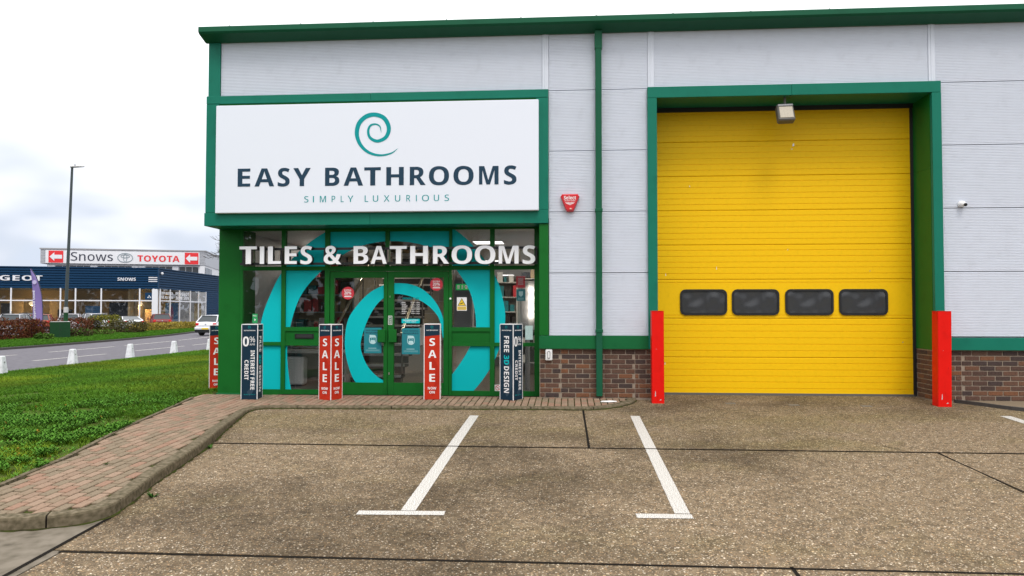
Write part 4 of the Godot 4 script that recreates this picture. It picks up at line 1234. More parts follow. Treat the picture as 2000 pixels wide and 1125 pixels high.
		for j in 6:
			var y := 0.25 + j * 0.36
			boxpart("shelf", V(-w + 0.02, y, -0.18), V(w - 0.02, y + 0.025, 0.18), M.grey_light, R)
			var x := -w + 0.07
			while x < w - 0.15:
				var bw := rng.randf_range(0.07, 0.17); var bh := rng.randf_range(0.12, 0.30)
				boxpart("carton", V(x, y + 0.025, -0.12), V(x + bw, y + 0.025 + bh, 0.12), [M.dark_step, M.white, M.grey, M.tan, M.black, M.poster_teal, M.sticker_red][rng.randi() % 7], R)
				x += bw + rng.randf_range(0.02, 0.08)
		n += 1
	# vanity mirror with round bulbs behind the right-hand pane
	var Vn := thing("vanity_mirror", "mirror edged with a column of round lit bulbs behind right pane", "mirror", V(-0.70, 0, -1.05), 0.25)
	boxpart("frame", V(-0.16, 1.05, -0.04), V(0.16, 1.9, 0.0), M.grey_light, Vn, 0.006)
	boxpart("mirror", V(-0.11, 1.1, 0.0), V(0.02, 1.85, 0.004), M.grey, Vn)
	boxpart("leg", V(-0.03, 0.0, -0.05), V(0.03, 1.05, -0.01), M.grey, Vn)
	for y in [1.30, 1.445, 1.59, 1.735]:
		var b := MB.new()
		b.ball(V(0.06, y, 0.03), V(0.024, 0.024, 0.024), 8, 12)
		part("bulb", b, M.bulb_glow, Vn)
		var om := OmniLight3D.new()
		om.name = "bulb_lamp"; om.position = V(0.06, y, 0.03); om.light_energy = 0.03; om.omni_range = 4.0; om.light_size = 0.024; om.shadow_enabled = true
		om.light_color = Color(1, 0.95, 0.88)
		Vn.add_child(om, true)
	# exit sign
	var X := thing("exit_sign", "green lit running-man exit sign hung inside the shop", "sign", V(-2.42, 1.92, -5.2))
	boxpart("box", V(-0.15, -0.07, -0.02), V(0.15, 0.07, 0.0), M.exit_glow, X)
	for q in [[-0.09, 0.0, 0.03], [0.0, 0.0, 0.02], [0.09, 0.0, 0.03]]:
		boxpart("pictogram", V(q[0] - q[2], -0.045, 0.0), V(q[0] + q[2], 0.045, 0.003), M.white, X)
	var hang := MB.new()
	hang.tube(V(0, 0.07, -0.01), V(0, 0.86, -0.01), 0.008, 0.008, 6)
	part("hanger", hang, M.grey, X)
	# tablet on a stand by the right-hand pane
	var K := thing("display_screen", "pale tablet screen on a slim stand behind the right pane", "screen", V(-0.66, 0, -0.85))
	boxpart("screen", V(-0.065, 0.88, 0.0), V(0.065, 1.12, 0.015), M.screen_pale, K, 0.004)
	boxpart("stem", V(-0.015, 0.0, -0.02), V(0.015, 0.9, 0.0), M.grey, K)

# ------------------------------------------------------------------ notices on the glass
func build_notices() -> void:
	var z := -0.508
	for q in [[-3.722, 1.675, "round red discount sticker on the left door pane"], [-2.203, 1.82, "round red discount sticker on the right door pane"]]:
		var S := thing("discount_sticker", q[2], "sticker", V(q[0], q[1], z))
		part("disc", flat(disc(0, 0, 0.108), 0.0), M.sticker_red, S)
		word("lettering", "EXTRA", -0.06, 0.06, 0.038, 0.062, 0.002, 0.001, M.white, S)
		word("lettering", "20%", -0.062, 0.058, -0.022, 0.03, 0.002, 0.001, M.white, S)
		boxpart("print_line", V(-0.05, -0.038, 0), V(0.05, -0.034, 0.002), M.white, S)
		boxpart("print_line", V(-0.062, -0.066, 0), V(0.062, -0.048, 0.002), M.white, S)
	for q in [[-3.288, 0.874, 0.15, 0.216, "teal face covering notice on the left door pane"], [-2.635, 0.863, 0.154, 0.219, "teal face covering notice on the right door pane"]]:
		var P := thing("poster", q[4], "poster", V(q[0], q[1], z))
		var w: float = q[2]; var h: float = q[3]
		boxpart("sheet", V(-w, -h, -0.002), V(w, h, 0.0), M.poster_teal, P)
		word("lettering", "FACE COVERING", -w * 0.8, w * 0.8, h * 0.74, h * 0.84, 0.001, 0.001, M.navy, P)
		word("lettering", "REQUIRED", -w * 0.82, w * 0.82, h * 0.52, h * 0.66, 0.001, 0.001, M.navy, P)
		part("head_icon", ring_mesh(rounded(-0.062, 0.062, -0.06, 0.085, 0.055), rounded(-0.052, 0.052, -0.05, 0.075, 0.046), -0.001, 0.001), M.pale_teal, P)
		part("mask_icon", flat(rounded(-0.04, 0.04, -0.052, 0.008, 0.02), 0.0015), M.pale_teal, P)
		part("hair_icon", flat(PackedVector2Array([Vector2(-0.055, 0.045), Vector2(0.04, 0.05), Vector2(0.06, 0.06), Vector2(0.04, 0.09), Vector2(-0.055, 0.095)]), 0.0012), M.pale_teal, P)
		for e in [-1, 1]: part("eye_icon", flat(disc(e * 0.02, 0.027, 0.007, 10), 0.0012), M.pale_teal, P)
		boxpart("print_line", V(-w * 0.5, -h * 0.62, 0), V(w * 0.4, -h * 0.585, 0.001), M.pale_teal, P)
		boxpart("print_line", V(-w * 0.8, -h * 0.75, 0), V(w * 0.8, -h * 0.735, 0.001), M.pale_teal, P)
		boxpart("print_line", V(-w * 0.8, -h * 0.82, 0), V(w * 0.8, -h * 0.808, 0.001), M.pale_teal, P)
	var H := thing("opening_hours", "white opening hours lettering on the right door pane", "sticker", V(-2.64, 0, z))
	word("lettering", "OPENING TIMES", -0.14, 0.14, 1.565, 1.60, 0.0, 0.001, M.logo_teal, H)
	var days := ["MONDAY", "TUESDAY", "WEDNESDAY", "THURSDAY", "FRIDAY", "SATURDAY", "SUNDAY"]
	for k in 7:
		var y := 1.525 - k * 0.031
		var wd: float = 0.011 * days[k].length()
		word("lettering", days[k], -0.155, -0.155 + wd, y - 0.017, y, 0.0, 0.001, M.white, H)
		word("lettering", "9.00am - 5.30pm" if k < 6 else "10.00am - 4.00pm", 0.0, 0.155, y - 0.018, y, 0.0, 0.001, M.white, H)
	boxpart("teal_panel", V(-0.155, 1.165, -0.002), V(0.155, 1.24, 0.0), M.vinyl, H)
	word("lettering", "OPEN BANK HOLIDAYS", -0.13, 0.13, 1.207, 1.226, 0.001, 0.001, M.white, H)
	word("lettering", "9.00am - 5.00pm", -0.09, 0.09, 1.178, 1.197, 0.001, 0.001, M.white, H)
	word("lettering", "www.easybathrooms.com", -0.155, 0.155, 1.115, 1.135, 0.0, 0.001, M.white, H)
	var Pu := thing("push_sticker", "small green and white PUSH sticker on the door stile", "sticker", V(-2.985, 1.216, -0.482))
	boxpart("sheet", V(-0.034, -0.075, -0.002), V(0.034, 0.075, 0.0), M.white, Pu)
	boxpart("panel", V(-0.026, -0.067, 0.0), V(0.026, 0.067, 0.001), M.base_green, Pu)
	for k in 4: word("lettering", "PUSH"[k], -0.012, 0.012, 0.036 - k * 0.031, 0.059 - k * 0.031, 0.002, 0.001, M.white, Pu)
	var C := thing("warning_sticker", "white and yellow camera warning sticker beside the doors", "sticker", V(-1.772, 1.49, z))
	boxpart("sheet", V(-0.084, -0.112, -0.002), V(0.084, 0.112, 0.0), M.white, C)
	part("triangle", flat(PackedVector2Array([Vector2(-0.072, -0.03), Vector2(0.072, -0.03), Vector2(0.0, 0.098)]), 0.001), M.black, C)
	part("triangle", flat(PackedVector2Array([Vector2(-0.058, -0.022), Vector2(0.058, -0.022), Vector2(0.0, 0.082)]), 0.002), M.sticker_yellow, C)
	part("camera_icon", flat(PackedVector2Array([Vector2(-0.03, -0.008), Vector2(0.02, 0.012), Vector2(0.025, 0.028), Vector2(-0.022, 0.01)]), 0.003), M.black, C)
	boxpart("panel", V(-0.075, -0.1, 0.0), V(0.075, -0.04, 0.001), M.sticker_yellow, C)
	for k in 3: boxpart("print_line", V(-0.06, -0.058 - k * 0.016, 0.001), V(0.06, -0.051 - k * 0.016, 0.002), M.tan, C)
	var N := thing("no_smoking_sticker", "small square no smoking sticker low on the right pane", "sticker", V(-1.166, 0.092, z))
	boxpart("sheet", V(-0.052, -0.052, -0.002), V(0.052, 0.052, 0.0), M.white, N)
	part("ring", ring_mesh(disc(0, 0, 0.042), disc(0, 0, 0.032), 0.0, 0.001), M.sticker_red, N)
	part("bar", flat(PackedVector2Array([Vector2(-0.027, 0.021), Vector2(-0.021, 0.027), Vector2(0.027, -0.021), Vector2(0.021, -0.027)]), 0.001), M.sticker_red, N)
	boxpart("cigarette", V(-0.02, -0.004, 0.0), V(0.02, 0.004, 0.0005), M.black, N)
	var E := thing("door_sticker", "small green and white notice on the far left pane", "sticker", V(-5.34, 1.244, z))
	boxpart("sheet", V(-0.045, -0.08, -0.002), V(0.045, 0.08, 0.0), M.exit_print, E)
	word("lettering", "PULL", -0.034, 0.03, 0.035, 0.058, 0.001, 0.001, M.white, E)
	part("arrow", flat(PackedVector2Array([Vector2(-0.01, 0.0), Vector2(0.02, -0.022), Vector2(-0.01, -0.044)]), 0.001), M.white, E)
	var zi := -0.535
	for q in [[-0.785, 1.86, "red printed notice inside the right-hand pane", "r"], [-0.78, 1.64, "dark teal notice with a white shield inside the right-hand pane", "t"]]:
		var P := thing("notice", q[2], "poster", V(q[0], q[1], zi))
		boxpart("sheet", V(-0.075, -0.098, -0.002), V(0.075, 0.098, 0.0), M.sticker_red if q[3] == "r" else M.poster_teal, P)
		if q[3] == "r":
			for k in 6: boxpart("print_line", V(-0.045, 0.055 - k * 0.02, 0), V(0.045, 0.062 - k * 0.02, 0.001), M.pale_teal, P)
		else:
			part("shield", flat(PackedVector2Array([Vector2(-0.035, 0.06), Vector2(0.035, 0.06), Vector2(0.035, 0.0), Vector2(0.0, -0.03), Vector2(-0.035, 0.0)]), 0.001), M.pale_teal, P)
			for k in 2: boxpart("print_line", V(-0.05, -0.055 - k * 0.018, 0), V(0.05, -0.05 - k * 0.018, 0.001), M.pale_teal, P)

# ------------------------------------------------------------------ square sign stands on the paving
func stand(kind: String, x: float, z: float, turn: float, y: float, label: String, flip := false) -> void:
	var S := thing("sign_stand", label, "sign stand", V(x, y, z), turn, "square sign stands by the entrance")
	var w := 0.128; var h := 1.18
	var navy: bool = kind == "navy"
	boxpart("core", V(-w + 0.012, 0.0, -w + 0.012), V(w - 0.012, h - 0.006, w - 0.012), M.black, S)
	boxpart("top", V(-w, h - 0.012, -w), V(w, h, w), M.white, S, 0.003)
	for k in 4:
		var F := Node3D.new()
		F.name = "panel"
		F.rotation.y = k * PI / 2
		S.add_child(F, true)
		boxpart("board", V(-w + 0.001, 0.0, w - 0.010), V(w - 0.001, h - 0.012, w), M.stand_navy if navy else M.sale_red, F)
		for s in [-1, 1]: boxpart("edge_strip", V(s * (w - 0.004) - 0.004, 0.0, w - 0.002), V(s * (w - 0.004) + 0.004, h - 0.012, w + 0.003), M.white, F)
		var swirl := MB.new()       # printed darker sweep
		var sw := PackedVector2Array()
		for i in 13: sw.append(Vector2(-0.06 + 0.175 * cos(-1.2 + i * 0.2), 0.35 + 0.32 * sin(-1.2 + i * 0.2)))
		for i in range(12, -1, -1): sw.append(Vector2(-0.09 + 0.145 * cos(-1.2 + i * 0.2), 0.35 + 0.25 * sin(-1.2 + i * 0.2)))
		var box := PackedVector2Array([Vector2(-w + 0.01, 0.02), Vector2(w - 0.01, 0.02), Vector2(w - 0.01, 0.9), Vector2(-w + 0.01, 0.9)])
		for q in Geometry2D.intersect_polygons(sw, box): part("print_sweep", flat(q, w + 0.0008, 0.0006), M.stand_navy2 if navy else M.sale_red2, F)
		var zz := w + 0.0012
		if not navy:
			part("header", flat(PackedVector2Array([Vector2(-w + 0.009, 0.985), Vector2(w - 0.009, 1.005), Vector2(w - 0.009, h - 0.014), Vector2(-w + 0.009, h - 0.014)]), zz, 0.001), M.stand_navy, F)
			for i in 4: word("lettering", "SALE"[i], [-0.045, -0.062, -0.042, -0.044][i], [0.045, 0.066, 0.044, 0.046][i], 0.835 - i * 0.186, 0.955 - i * 0.186, zz + 0.001, 0.001, M.white, F)
			word("lettering", "NOW", -0.066, 0.066, 0.155, 0.195, zz + 0.001, 0.001, M.white, F)
			word("lettering", "ON", -0.042, 0.042, 0.092, 0.132, zz + 0.001, 0.001, M.white, F)
		elif (k % 2 == 0) != flip:
			word("lettering", "0", -0.105, -0.01, 0.83, 0.985, zz, 0.001, M.white, F)
			word("lettering", "%", 0.0, 0.085, 0.895, 0.985, zz, 0.001, M.white, F, false)
			word("lettering", "APR", 0.0, 0.085, 0.845, 0.875, zz, 0.001, M.white, F, false)
			word_at("lettering", "INTEREST FREE", V(0.05, 0.46, zz), 0.62, 0.062, M.white, F, 0.0, -PI / 2)
			word_at("lettering", "CREDIT", V(-0.045, 0.46, zz), 0.31, 0.062, M.white, F, 0.0, -PI / 2)
			word("lettering", "Apply in Store", -0.085, 0.095, 0.065, 0.085, zz, 0.001, M.logo_teal, F, false)
		else:
			word_at("lettering", "FREE", V(0.0, 0.865, zz), 0.25, 0.095, M.white, F, 0.0, -PI / 2)
			word_at("lettering", "3D", V(0.0, 0.62, zz), 0.145, 0.095, M.vinyl, F, 0.0, -PI / 2)
			word_at("lettering", "DESIGN", V(0.0, 0.315, zz), 0.41, 0.095, M.white, F, 0.0, -PI / 2)
		word("lettering", "EASY BATHROOMS", -0.09, 0.09, 1.072, 1.088, zz + 0.001, 0.001, M.white, F)
		spiral(F, Transform3D(Basis.IDENTITY, V(0.0, 1.128, zz + 0.0015)), M.logo_teal, "spiral_logo", 0.07)
		if k >= 2:
			pass

func build_stands() -> void:
	stand("navy", -5.01, 0.37, 0.09, paving_y(0.4), "dark navy interest free credit sign stand beside the green corner column")
	stand("sale", -3.735, 0.36, -0.46, paving_y(0.4), "red sale sign stand turned edgewise in front of the left door jamb")
	stand("sale", -2.135, 0.22, 0.13, paving_y(0.25), "red sale sign stand squarely in front of the right door leaf")
	stand("navy", -0.885, 0.22, -0.54, paving_y(0.25), "dark navy free design sign stand by the brick wall", true)
	stand("sale", -6.32, -1.25, 0.12, -0.06, "red sale sign stand on the grass behind the green corner column")
	var L := thing("litter", "crumpled white paper on the paving by the drainpipe", "litter", V(0.62, paving_y(0.45), 0.42))
	var b := MB.new()
	b.quad(V(-0.13, 0.004, 0.02), V(0.0, 0.004, 0.06), V(0.02, 0.02, -0.03), V(-0.10, 0.012, -0.04))
	b.quad(V(0.0, 0.004, 0.06), V(0.13, 0.004, 0.0), V(0.12, 0.012, -0.05), V(0.02, 0.02, -0.03))
	part("sheet", b, M.white, L)
	# small plants rooted along the kerb
	for q in [[-3.66, 5.62, 1.0, "small green weed growing at the foot of the kerb"], [-4.06, 3.72, 0.7, "tiny weed in the kerb joint near the ramp"], [-4.55, 4.9, 0.5, "tuft of moss growing between the paving blocks"]]:
		var W := thing("weed_plant", q[3], "plant", V(q[0], yard_y(q[1]) if q[0] > -4.3 else paving_y(q[1]), q[1]))
		var m := MB.new()
		for k in 22:
			var a := rng.randf() * TAU; var l: float = rng.randf_range(0.03, 0.085) * q[2]
			var u := V(cos(a), 0, sin(a)); var s: Vector3 = V(-sin(a), 0, cos(a)) * 0.010 * q[2]
			var t := u * l + V(0, rng.randf_range(0.01, 0.07) * q[2], 0)
			m.col = Color(0.05, 0.13, 0.025) * rng.randf_range(0.6, 1.2)
			m.quad(u * 0.005, t * 0.5 + s, t, t * 0.5 - s)
		part("leaves", m, M.blade, W)
# ------------------------------------------------------------------ beyond the lawn
func build_verge_posts() -> void:
	for q in [[-15.94, -8.19, "white concrete verge post on the lawn edge opposite the red-brown hedge"], [-16.42, -12.0, "white concrete verge post on the lawn edge below the lamp column"], [-16.72, -15.82, "white concrete verge post on the lawn edge below the yellow-green bush"], [-16.47, -18.6, "white concrete verge post on the lawn edge below the golden hedge"], [-16.02, -20.87, "white concrete verge post on the lawn edge nearest the shop corner"]]:
		var P := thing("verge_post", q[2], "bollard", V(q[0], -0.40, q[1]), 0.1, "white concrete posts along the lawn edge")
		var b := MB.new()
		var rows := [[-0.05, 0.130], [0.40, 0.082], [0.47, 0.076], [0.495, 0.062]]
		for i in 3:
			var a: float = rows[i][1]; var d: float = rows[i + 1][1]; var y0: float = rows[i][0]; var y1: float = rows[i + 1][0]
			var lo := [V(-a, y0, a), V(a, y0, a), V(a, y0, -a), V(-a, y0, -a)]
			var hi := [V(-d, y1, d), V(d, y1, d), V(d, y1, -d), V(-d, y1, -d)]
			for k in 4: b.quad(lo[k], lo[(k + 1) % 4], hi[(k + 1) % 4], hi[k])
		b.quad(V(-0.062, 0.495, 0.062), V(0.062, 0.495, 0.062), V(0.062, 0.495, -0.062), V(-0.062, 0.495, -0.062))
		part("post", b, M.post_white, P)
		boxpart("reflector", V(0.085, 0.30, -0.02), V(0.104, 0.34, 0.02), M.grey, P)

func leafy(called: String, label: String, category: String, at: Vector3, size: Vector3, turn: float, count: int, leaf: float, cols: Array, boxy: float, twig: Color) -> void:
	var S := thing(called, label, category, at, turn)
	var b := MB.new()
	var nz := FastNoiseLite.new()
	nz.seed = int(at.x * 13) + 500; nz.frequency = 0.9
	for k in count:
		# a point in a rounded volume, gathered near its skin
		var p := V(rng.randf_range(-1, 1), rng.randf_range(-1, 1), rng.randf_range(-1, 1))
		var e := lerpf(2.0, 6.0, boxy)
		var l := pow(pow(absf(p.x), e) + pow(absf(p.y), e) + pow(absf(p.z), e), 1.0 / e)
		if l < 0.01: continue
		var rad := 1.0 - absf(rng.randfn(0, 0.16))
		p = p / l * rad
		var q := V(p.x * size.x / 2, (p.y * 0.5 + 0.5) * size.y, p.z * size.z / 2)
		var lump := nz.get_noise_3d(q.x, q.y, q.z)
		q *= 1.0 + 0.22 * lump
		if nz.get_noise_3d(q.x * 2.5 + 40, q.y * 2.5, q.z * 2.5) < -0.28: continue
		var d := V(rng.randf_range(-1, 1), rng.randf_range(-0.4, 1), rng.randf_range(-1, 1)).normalized()
		var s := d.cross(V(rng.randf_range(-1, 1), rng.randf_range(-1, 1), rng.randf_range(-1, 1))).normalized()
		var z := leaf * rng.randf_range(0.6, 1.4)
		b.col = (cols[rng.randi() % cols.size()] as Color) * rng.randf_range(0.65, 1.25)
		b.quad(q, q + d * z * 0.5 + s * z * 0.32, q + d * z, q + d * z * 0.5 - s * z * 0.32)
	part("foliage", b, M.leaf, S)
	var t := MB.new()
	t.col = twig
	for k in 26:
		var a := V(rng.randf_range(-0.42, 0.42) * size.x, 0, rng.randf_range(-0.35, 0.35) * size.z)
		t.tube(a, a + V(rng.randf_range(-0.1, 0.1), size.y * rng.randf_range(0.6, 0.92), rng.randf_range(-0.1, 0.1)), 0.018, 0.006, 4, false)
	part("stems", t, M.leaf, S)

func build_planting() -> void:
	var rust := [Color(0.125, 0.036, 0.020), Color(0.095, 0.026, 0.017), Color(0.16, 0.055, 0.026), Color(0.075, 0.03, 0.016), Color(0.11, 0.06, 0.024)]
	var olive := [Color(0.09, 0.085, 0.03), Color(0.06, 0.065, 0.025), Color(0.11, 0.09, 0.045), Color(0.05, 0.05, 0.02)]
	var lime := [Color(0.17, 0.17, 0.025), Color(0.12, 0.13, 0.02), Color(0.22, 0.19, 0.04), Color(0.08, 0.09, 0.02)]
	var gold := [Color(0.32, 0.24, 0.04), Color(0.24, 0.19, 0.035), Color(0.16, 0.14, 0.03), Color(0.38, 0.29, 0.07)]
	var dark := [Color(0.035, 0.03, 0.016), Color(0.05, 0.035, 0.02), Color(0.03, 0.035, 0.015)]
	var fresh := [Color(0.06, 0.13, 0.02), Color(0.09, 0.17, 0.03), Color(0.05, 0.10, 0.018)]
	leafy("hedge", "long clipped red-brown hedge along the verge", "hedge", V(-31.5, VERGE_Y, -25.9), V(1.7, 1.15, 12.6), 0.10, 26000, 0.085, rust, 1.0, Color(0.03, 0.015, 0.012))
	leafy("hedge", "short red-brown hedge end right of the green cabinet", "hedge", V(-33.2, VERGE_Y, -36.6), V(1.9, 1.12, 2.6), 0.1, 3600, 0.09, rust, 0.9, Color(0.03, 0.015, 0.012))
	leafy("leafy_plant", "low fresh green plant left of the green cabinet", "plant", V(-29.7, VERGE_Y, -29.0), V(0.9, 0.36, 0.7), 0.2, 700, 0.11, fresh, 0.2, Color(0.04, 0.05, 0.02))
	leafy("leafy_plant", "low green and brown ground plant right of the cabinet", "plant", V(-30.8, VERGE_Y, -33.6), V(1.5, 0.55, 2.2), 0.3, 1500, 0.11, [fresh[0], olive[1], dark[1], olive[2]], 0.2, Color(0.04, 0.03, 0.02))
	leafy("shrub", "dark boxy shrub between red hedge and yellow-green bush", "shrub", V(-35.0, VERGE_Y, -41.0), V(1.4, 1.0, 1.4), 0.0, 2400, 0.09, dark, 0.8, Color(0.02, 0.015, 0.012))
	leafy("shrub", "tall yellow-green bush on the planting bed", "shrub", V(-34.5, VERGE_Y, -42.2), V(2.1, 1.35, 1.9), 0.0, 4200, 0.10, lime, 0.25, Color(0.05, 0.04, 0.02))
	leafy("shrub", "broad dull olive-brown bush beside the yellow-green bush", "shrub", V(-32.3, VERGE_Y, -41.6), V(2.4, 0.95, 1.8), 0.0, 4200, 0.085, olive, 0.3, Color(0.04, 0.03, 0.02))
	leafy("hedge", "low golden-yellow hedge strip along the verge", "hedge", V(-34.6, VERGE_Y, -51.0), V(1.5, 0.62, 13.0), 0.13, 9000, 0.10, gold, 0.8, Color(0.06, 0.05, 0.02))
	leafy("leafy_plant", "trailing green ground cover in front of the olive-brown bush", "plant", V(-31.9, VERGE_Y, -37.2), V(2.0, 0.36, 2.0), 0.3, 1300, 0.11, [fresh[1], olive[0], fresh[0]], 0.2, Color(0.04, 0.04, 0.02))

func build_lamp() -> void:
	var L := thing("street_lamp", "tall slim dark green street lamp beside the green cabinet", "street lamp", V(-30.29, VERGE_Y, -31.67))
	var b := MB.new()
	b.tube(V(0, 0, 0), V(0, 1.55, 0), 0.13, 0.12, 14)
	part("base", b, M.cabinet, L)
	var lid := boxpart("collar", V(-0.10, 1.55, -0.10), V(0.10, 1.9, 0.10), M.grey_light, L, 0.02)
	var p := MB.new()
	p.tube(V(0, 1.9, 0), V(0.24, 10.4, 0), 0.10, 0.068, 12)
	part("pole", p, M.lamp_green, L)
	var h := MB.new()
	var rows := []
	for i in 9:
		var t := i / 8.0
		var w := 0.14 * sqrt(maxf(0.02, sin(PI * (0.12 + 0.86 * t))))
		var row := []
		for j in 10:
			var a := TAU * j / 10
			row.append(V(0.15 + t * 0.85, 10.43 + 0.07 * sin(a) * (1.0 - 0.55 * t), w * cos(a)))
		rows.append(row)
	h.grid(rows, true)
	part("lamp_head", h, M.grey_light, L)
	boxpart("sensor", V(0.38, 10.5, -0.03), V(0.45, 10.57, 0.03), M.grey, L)
	var C := thing("utility_cabinet", "dark green street utility cabinet with a pale worn top", "cabinet", V(-30.35, VERGE_Y, -31.25), 0.62)
	boxpart("case", V(-0.53, 0.0, -0.20), V(0.53, 1.0, 0.20), M.cabinet, C, 0.01)
	boxpart("lid", V(-0.50, 1.0, -0.23), V(0.51, 1.03, 0.21), M.grey_light, C, 0.008)
	for x in [-0.02]: boxpart("door_gap", V(x, 0.06, 0.199), V(x + 0.015, 0.94, 0.202), M.black, C)
	boxpart("handle", V(0.05, 0.5, 0.20), V(0.08, 0.6, 0.215), M.black, C)

func car(called: String, label: String, at: Vector3, turn: float, paint: Material, kind: String) -> void:
	var C := thing(called, label, "car", at, turn, "")
	# heading along -z; stations: z, sill, belt height, half width at belt
	var len := 4.2 if kind == "hatch" else 4.6
	var st := []
	if kind == "coupe":
		st = [[-2.3, 0.35, 0.55, 0.60], [-2.1, 0.22, 0.68, 0.80], [-1.2, 0.18, 0.80, 0.88], [-0.6, 0.18, 0.86, 0.89], [0.6, 0.18, 0.92, 0.89], [1.7, 0.2, 0.98, 0.88], [2.1, 0.24, 0.94, 0.82], [2.3, 0.36, 0.80, 0.66]]
	else:
		st = [[-len / 2, 0.35, 0.62, 0.60], [-len / 2 + 0.18, 0.22, 0.76, 0.78], [-1.05, 0.18, 0.90, 0.86], [-0.5, 0.18, 0.95, 0.87], [0.8, 0.18, 0.98, 0.87], [len / 2 - 0.35, 0.2, 1.0, 0.86], [len / 2 - 0.06, 0.26, 0.96, 0.80], [len / 2, 0.36, 0.74, 0.72]]
	var rows := []
	for s in st:
		var w: float = s[3]; var y0: float = s[1]; var y1: float = s[2]
		rows.append([V(-w * 0.86, y0, s[0]), V(-w * 0.98, y0 + 0.12, s[0]), V(-w, lerpf(y0, y1, 0.55), s[0]), V(-w * 0.97, y1 - 0.06, s[0]), V(-w * 0.88, y1, s[0]), V(0, y1 + 0.02, s[0]), V(w * 0.88, y1, s[0]), V(w * 0.97, y1 - 0.06, s[0]), V(w, lerpf(y0, y1, 0.55), s[0]), V(w * 0.98, y0 + 0.12, s[0]), V(w * 0.86, y0, s[0])])
	var b := MB.new()
	b.grid(rows)
	for e in [0, -1]:
		var r: Array = rows[e]
		for i in range(1, r.size() - 1):
			if e == 0: b.tri(r[0], r[i], r[i + 1])
			else: b.tri(r[0], r[i + 1], r[i])
	part("body", b, paint, C)
	# greenhouse and roof
	var top := 1.47 if kind == "hatch" else (1.52 if kind == "estate" else 1.30)
	var ends: Array = [-0.95, -0.25, len / 2 - 0.55, len / 2 - 0.10] if kind != "coupe" else [-0.9, -0.05, 0.9, 1.95]
	var g := []
	for s in [[ends[0], 0.0], [ends[1], 1.0], [ends[2], 1.0], [ends[3], 0.0]]:
		var yb := 0.93
		var h: float = lerpf(0.0, top - yb - 0.05, s[1])
		var w0 := 0.79; var w1: float = lerpf(0.76, 0.60, s[1])
		g.append([V(-w0, yb, s[0]), V(-w1, yb + h, s[0]), V(w1, yb + h, s[0]), V(w0, yb, s[0])])
	var gl := MB.new()
	for i in 3:
		for k in 3: gl.quad(g[i][k], g[i + 1][k], g[i + 1][k + 1], g[i][k + 1])
	part("windows", gl, M.car_glass, C)
	var rf := []
	for i in 7:
		var t := i / 6.0
		var z: float = lerpf(ends[1] - 0.05, ends[2] + (0.06 if kind != "coupe" else 0.0), t)
		var y := top - 0.04 + 0.04 * sin(PI * t)
		rf.append([V(-0.64, y - 0.05, z), V(-0.56, y - 0.01, z), V(0, y, z), V(0.56, y - 0.01, z), V(0.64, y - 0.05, z)])
	var rm := MB.new()
	rm.grid(rf)
	part("roof", rm, paint if kind != "coupe" else M.black, C)
	for s in [-1, 1]:
		for q in [[ends[0], 0.93, 0.79, ends[1], top - 0.05, 0.61], [ends[3], 0.93, 0.79, ends[2], top - 0.05, 0.61], [0.45, 0.93, 0.80, 0.42, top - 0.05, 0.62]]:
			var pl := MB.new()
			pl.tube(V(s * q[2], q[1], q[0]), V(s * q[5], q[4], q[3]), 0.045, 0.035, 6)
			part("pillar", pl, paint, C)
		if kind == "estate":
			var rr := MB.new()
			rr.tube(V(s * 0.6, top + 0.03, ends[1]), V(s * 0.6, top + 0.03, ends[2]), 0.02, 0.02, 6)
			part("roof_rail", rr, M.black, C)
		boxpart("tail_light", V(s * 0.66 - 0.13, 0.70, len / 2 - 0.10), V(s * 0.66 + 0.13, 0.90, len / 2 + 0.0), M.tail_red, C, 0.03)
		boxpart("mirror", V(s * 0.96 - 0.09, 0.93, -0.75), V(s * 0.96 + 0.09, 1.05, -0.65), paint, C, 0.02)
		for z in [-1.28, 1.28]:
			var tyre := MB.new()
			tyre.tube(V(s * 0.70, 0.31, z), V(s * 0.885, 0.31, z), 0.31, 0.31, 20)
			var wh := part("wheel", tyre, M.rubber, C)
			var rim := MB.new()
			rim.tube(V(s * 0.885, 0.31, z), V(s * 0.892, 0.31, z), 0.20, 0.19, 14)
			part("rim", rim, M.silver, wh)
	if kind == "hatch":
		boxpart("bumper", V(-0.82, 0.22, len / 2 - 0.10), V(0.82, 0.48, len / 2 + 0.04), M.black, C, 0.03)
		boxpart("bumper", V(-0.83, 0.42, len / 2 - 0.10), V(0.83, 0.62, len / 2 + 0.06), paint, C, 0.04)
		boxpart("number_plate", V(-0.26, 0.46, len / 2 + 0.06), V(0.26, 0.56, len / 2 + 0.068), M.sticker_yellow, C)
		part("badge", flat(disc(0, 0.82, 0.055, 14), len / 2 + 0.012, 0.05), M.silver, C)

func build_cars() -> void:
	car("hatchback", "white five-door hatchback driving away along the road", V(-25.2, ROAD_Y, -41.6), -0.10, M.car_white, "hatch")
	car("parked_car", "silver car parked behind the red-brown hedge, left of the purple flag", V(-43.6, ROAD_Y, -45.2), 0.35, M.car_silver, "estate")
	car("parked_car", "black car parked close to the showroom glass behind the flag", V(-49.8, ROAD_Y, -54.5), 1.3, M.car_black, "estate")
	car("parked_car", "orange-red car parked behind the purple flag", V(-44.8, ROAD_Y, -49.6), 0.5, M.car_orange, "hatch")
	car("parked_car", "pale silver estate car parked behind the lamp column", V(-41.2, ROAD_Y, -48.2), 0.5, M.car_silver2, "estate")
	car("parked_car", "white estate car with dark glass behind the dark boxy shrub", V(-42.2, ROAD_Y, -52.4), 0.9, M.car_white, "estate")
	car("parked_car", "white sports car with a black roof behind the olive-brown bush", V(-38.4, ROAD_Y, -51.6), 0.75, M.car_white, "coupe")
	car("parked_car", "dark red car with a lit tail behind the golden hedge", V(-38.8, ROAD_Y, -57.6), 0.6, M.car_red, "hatch")

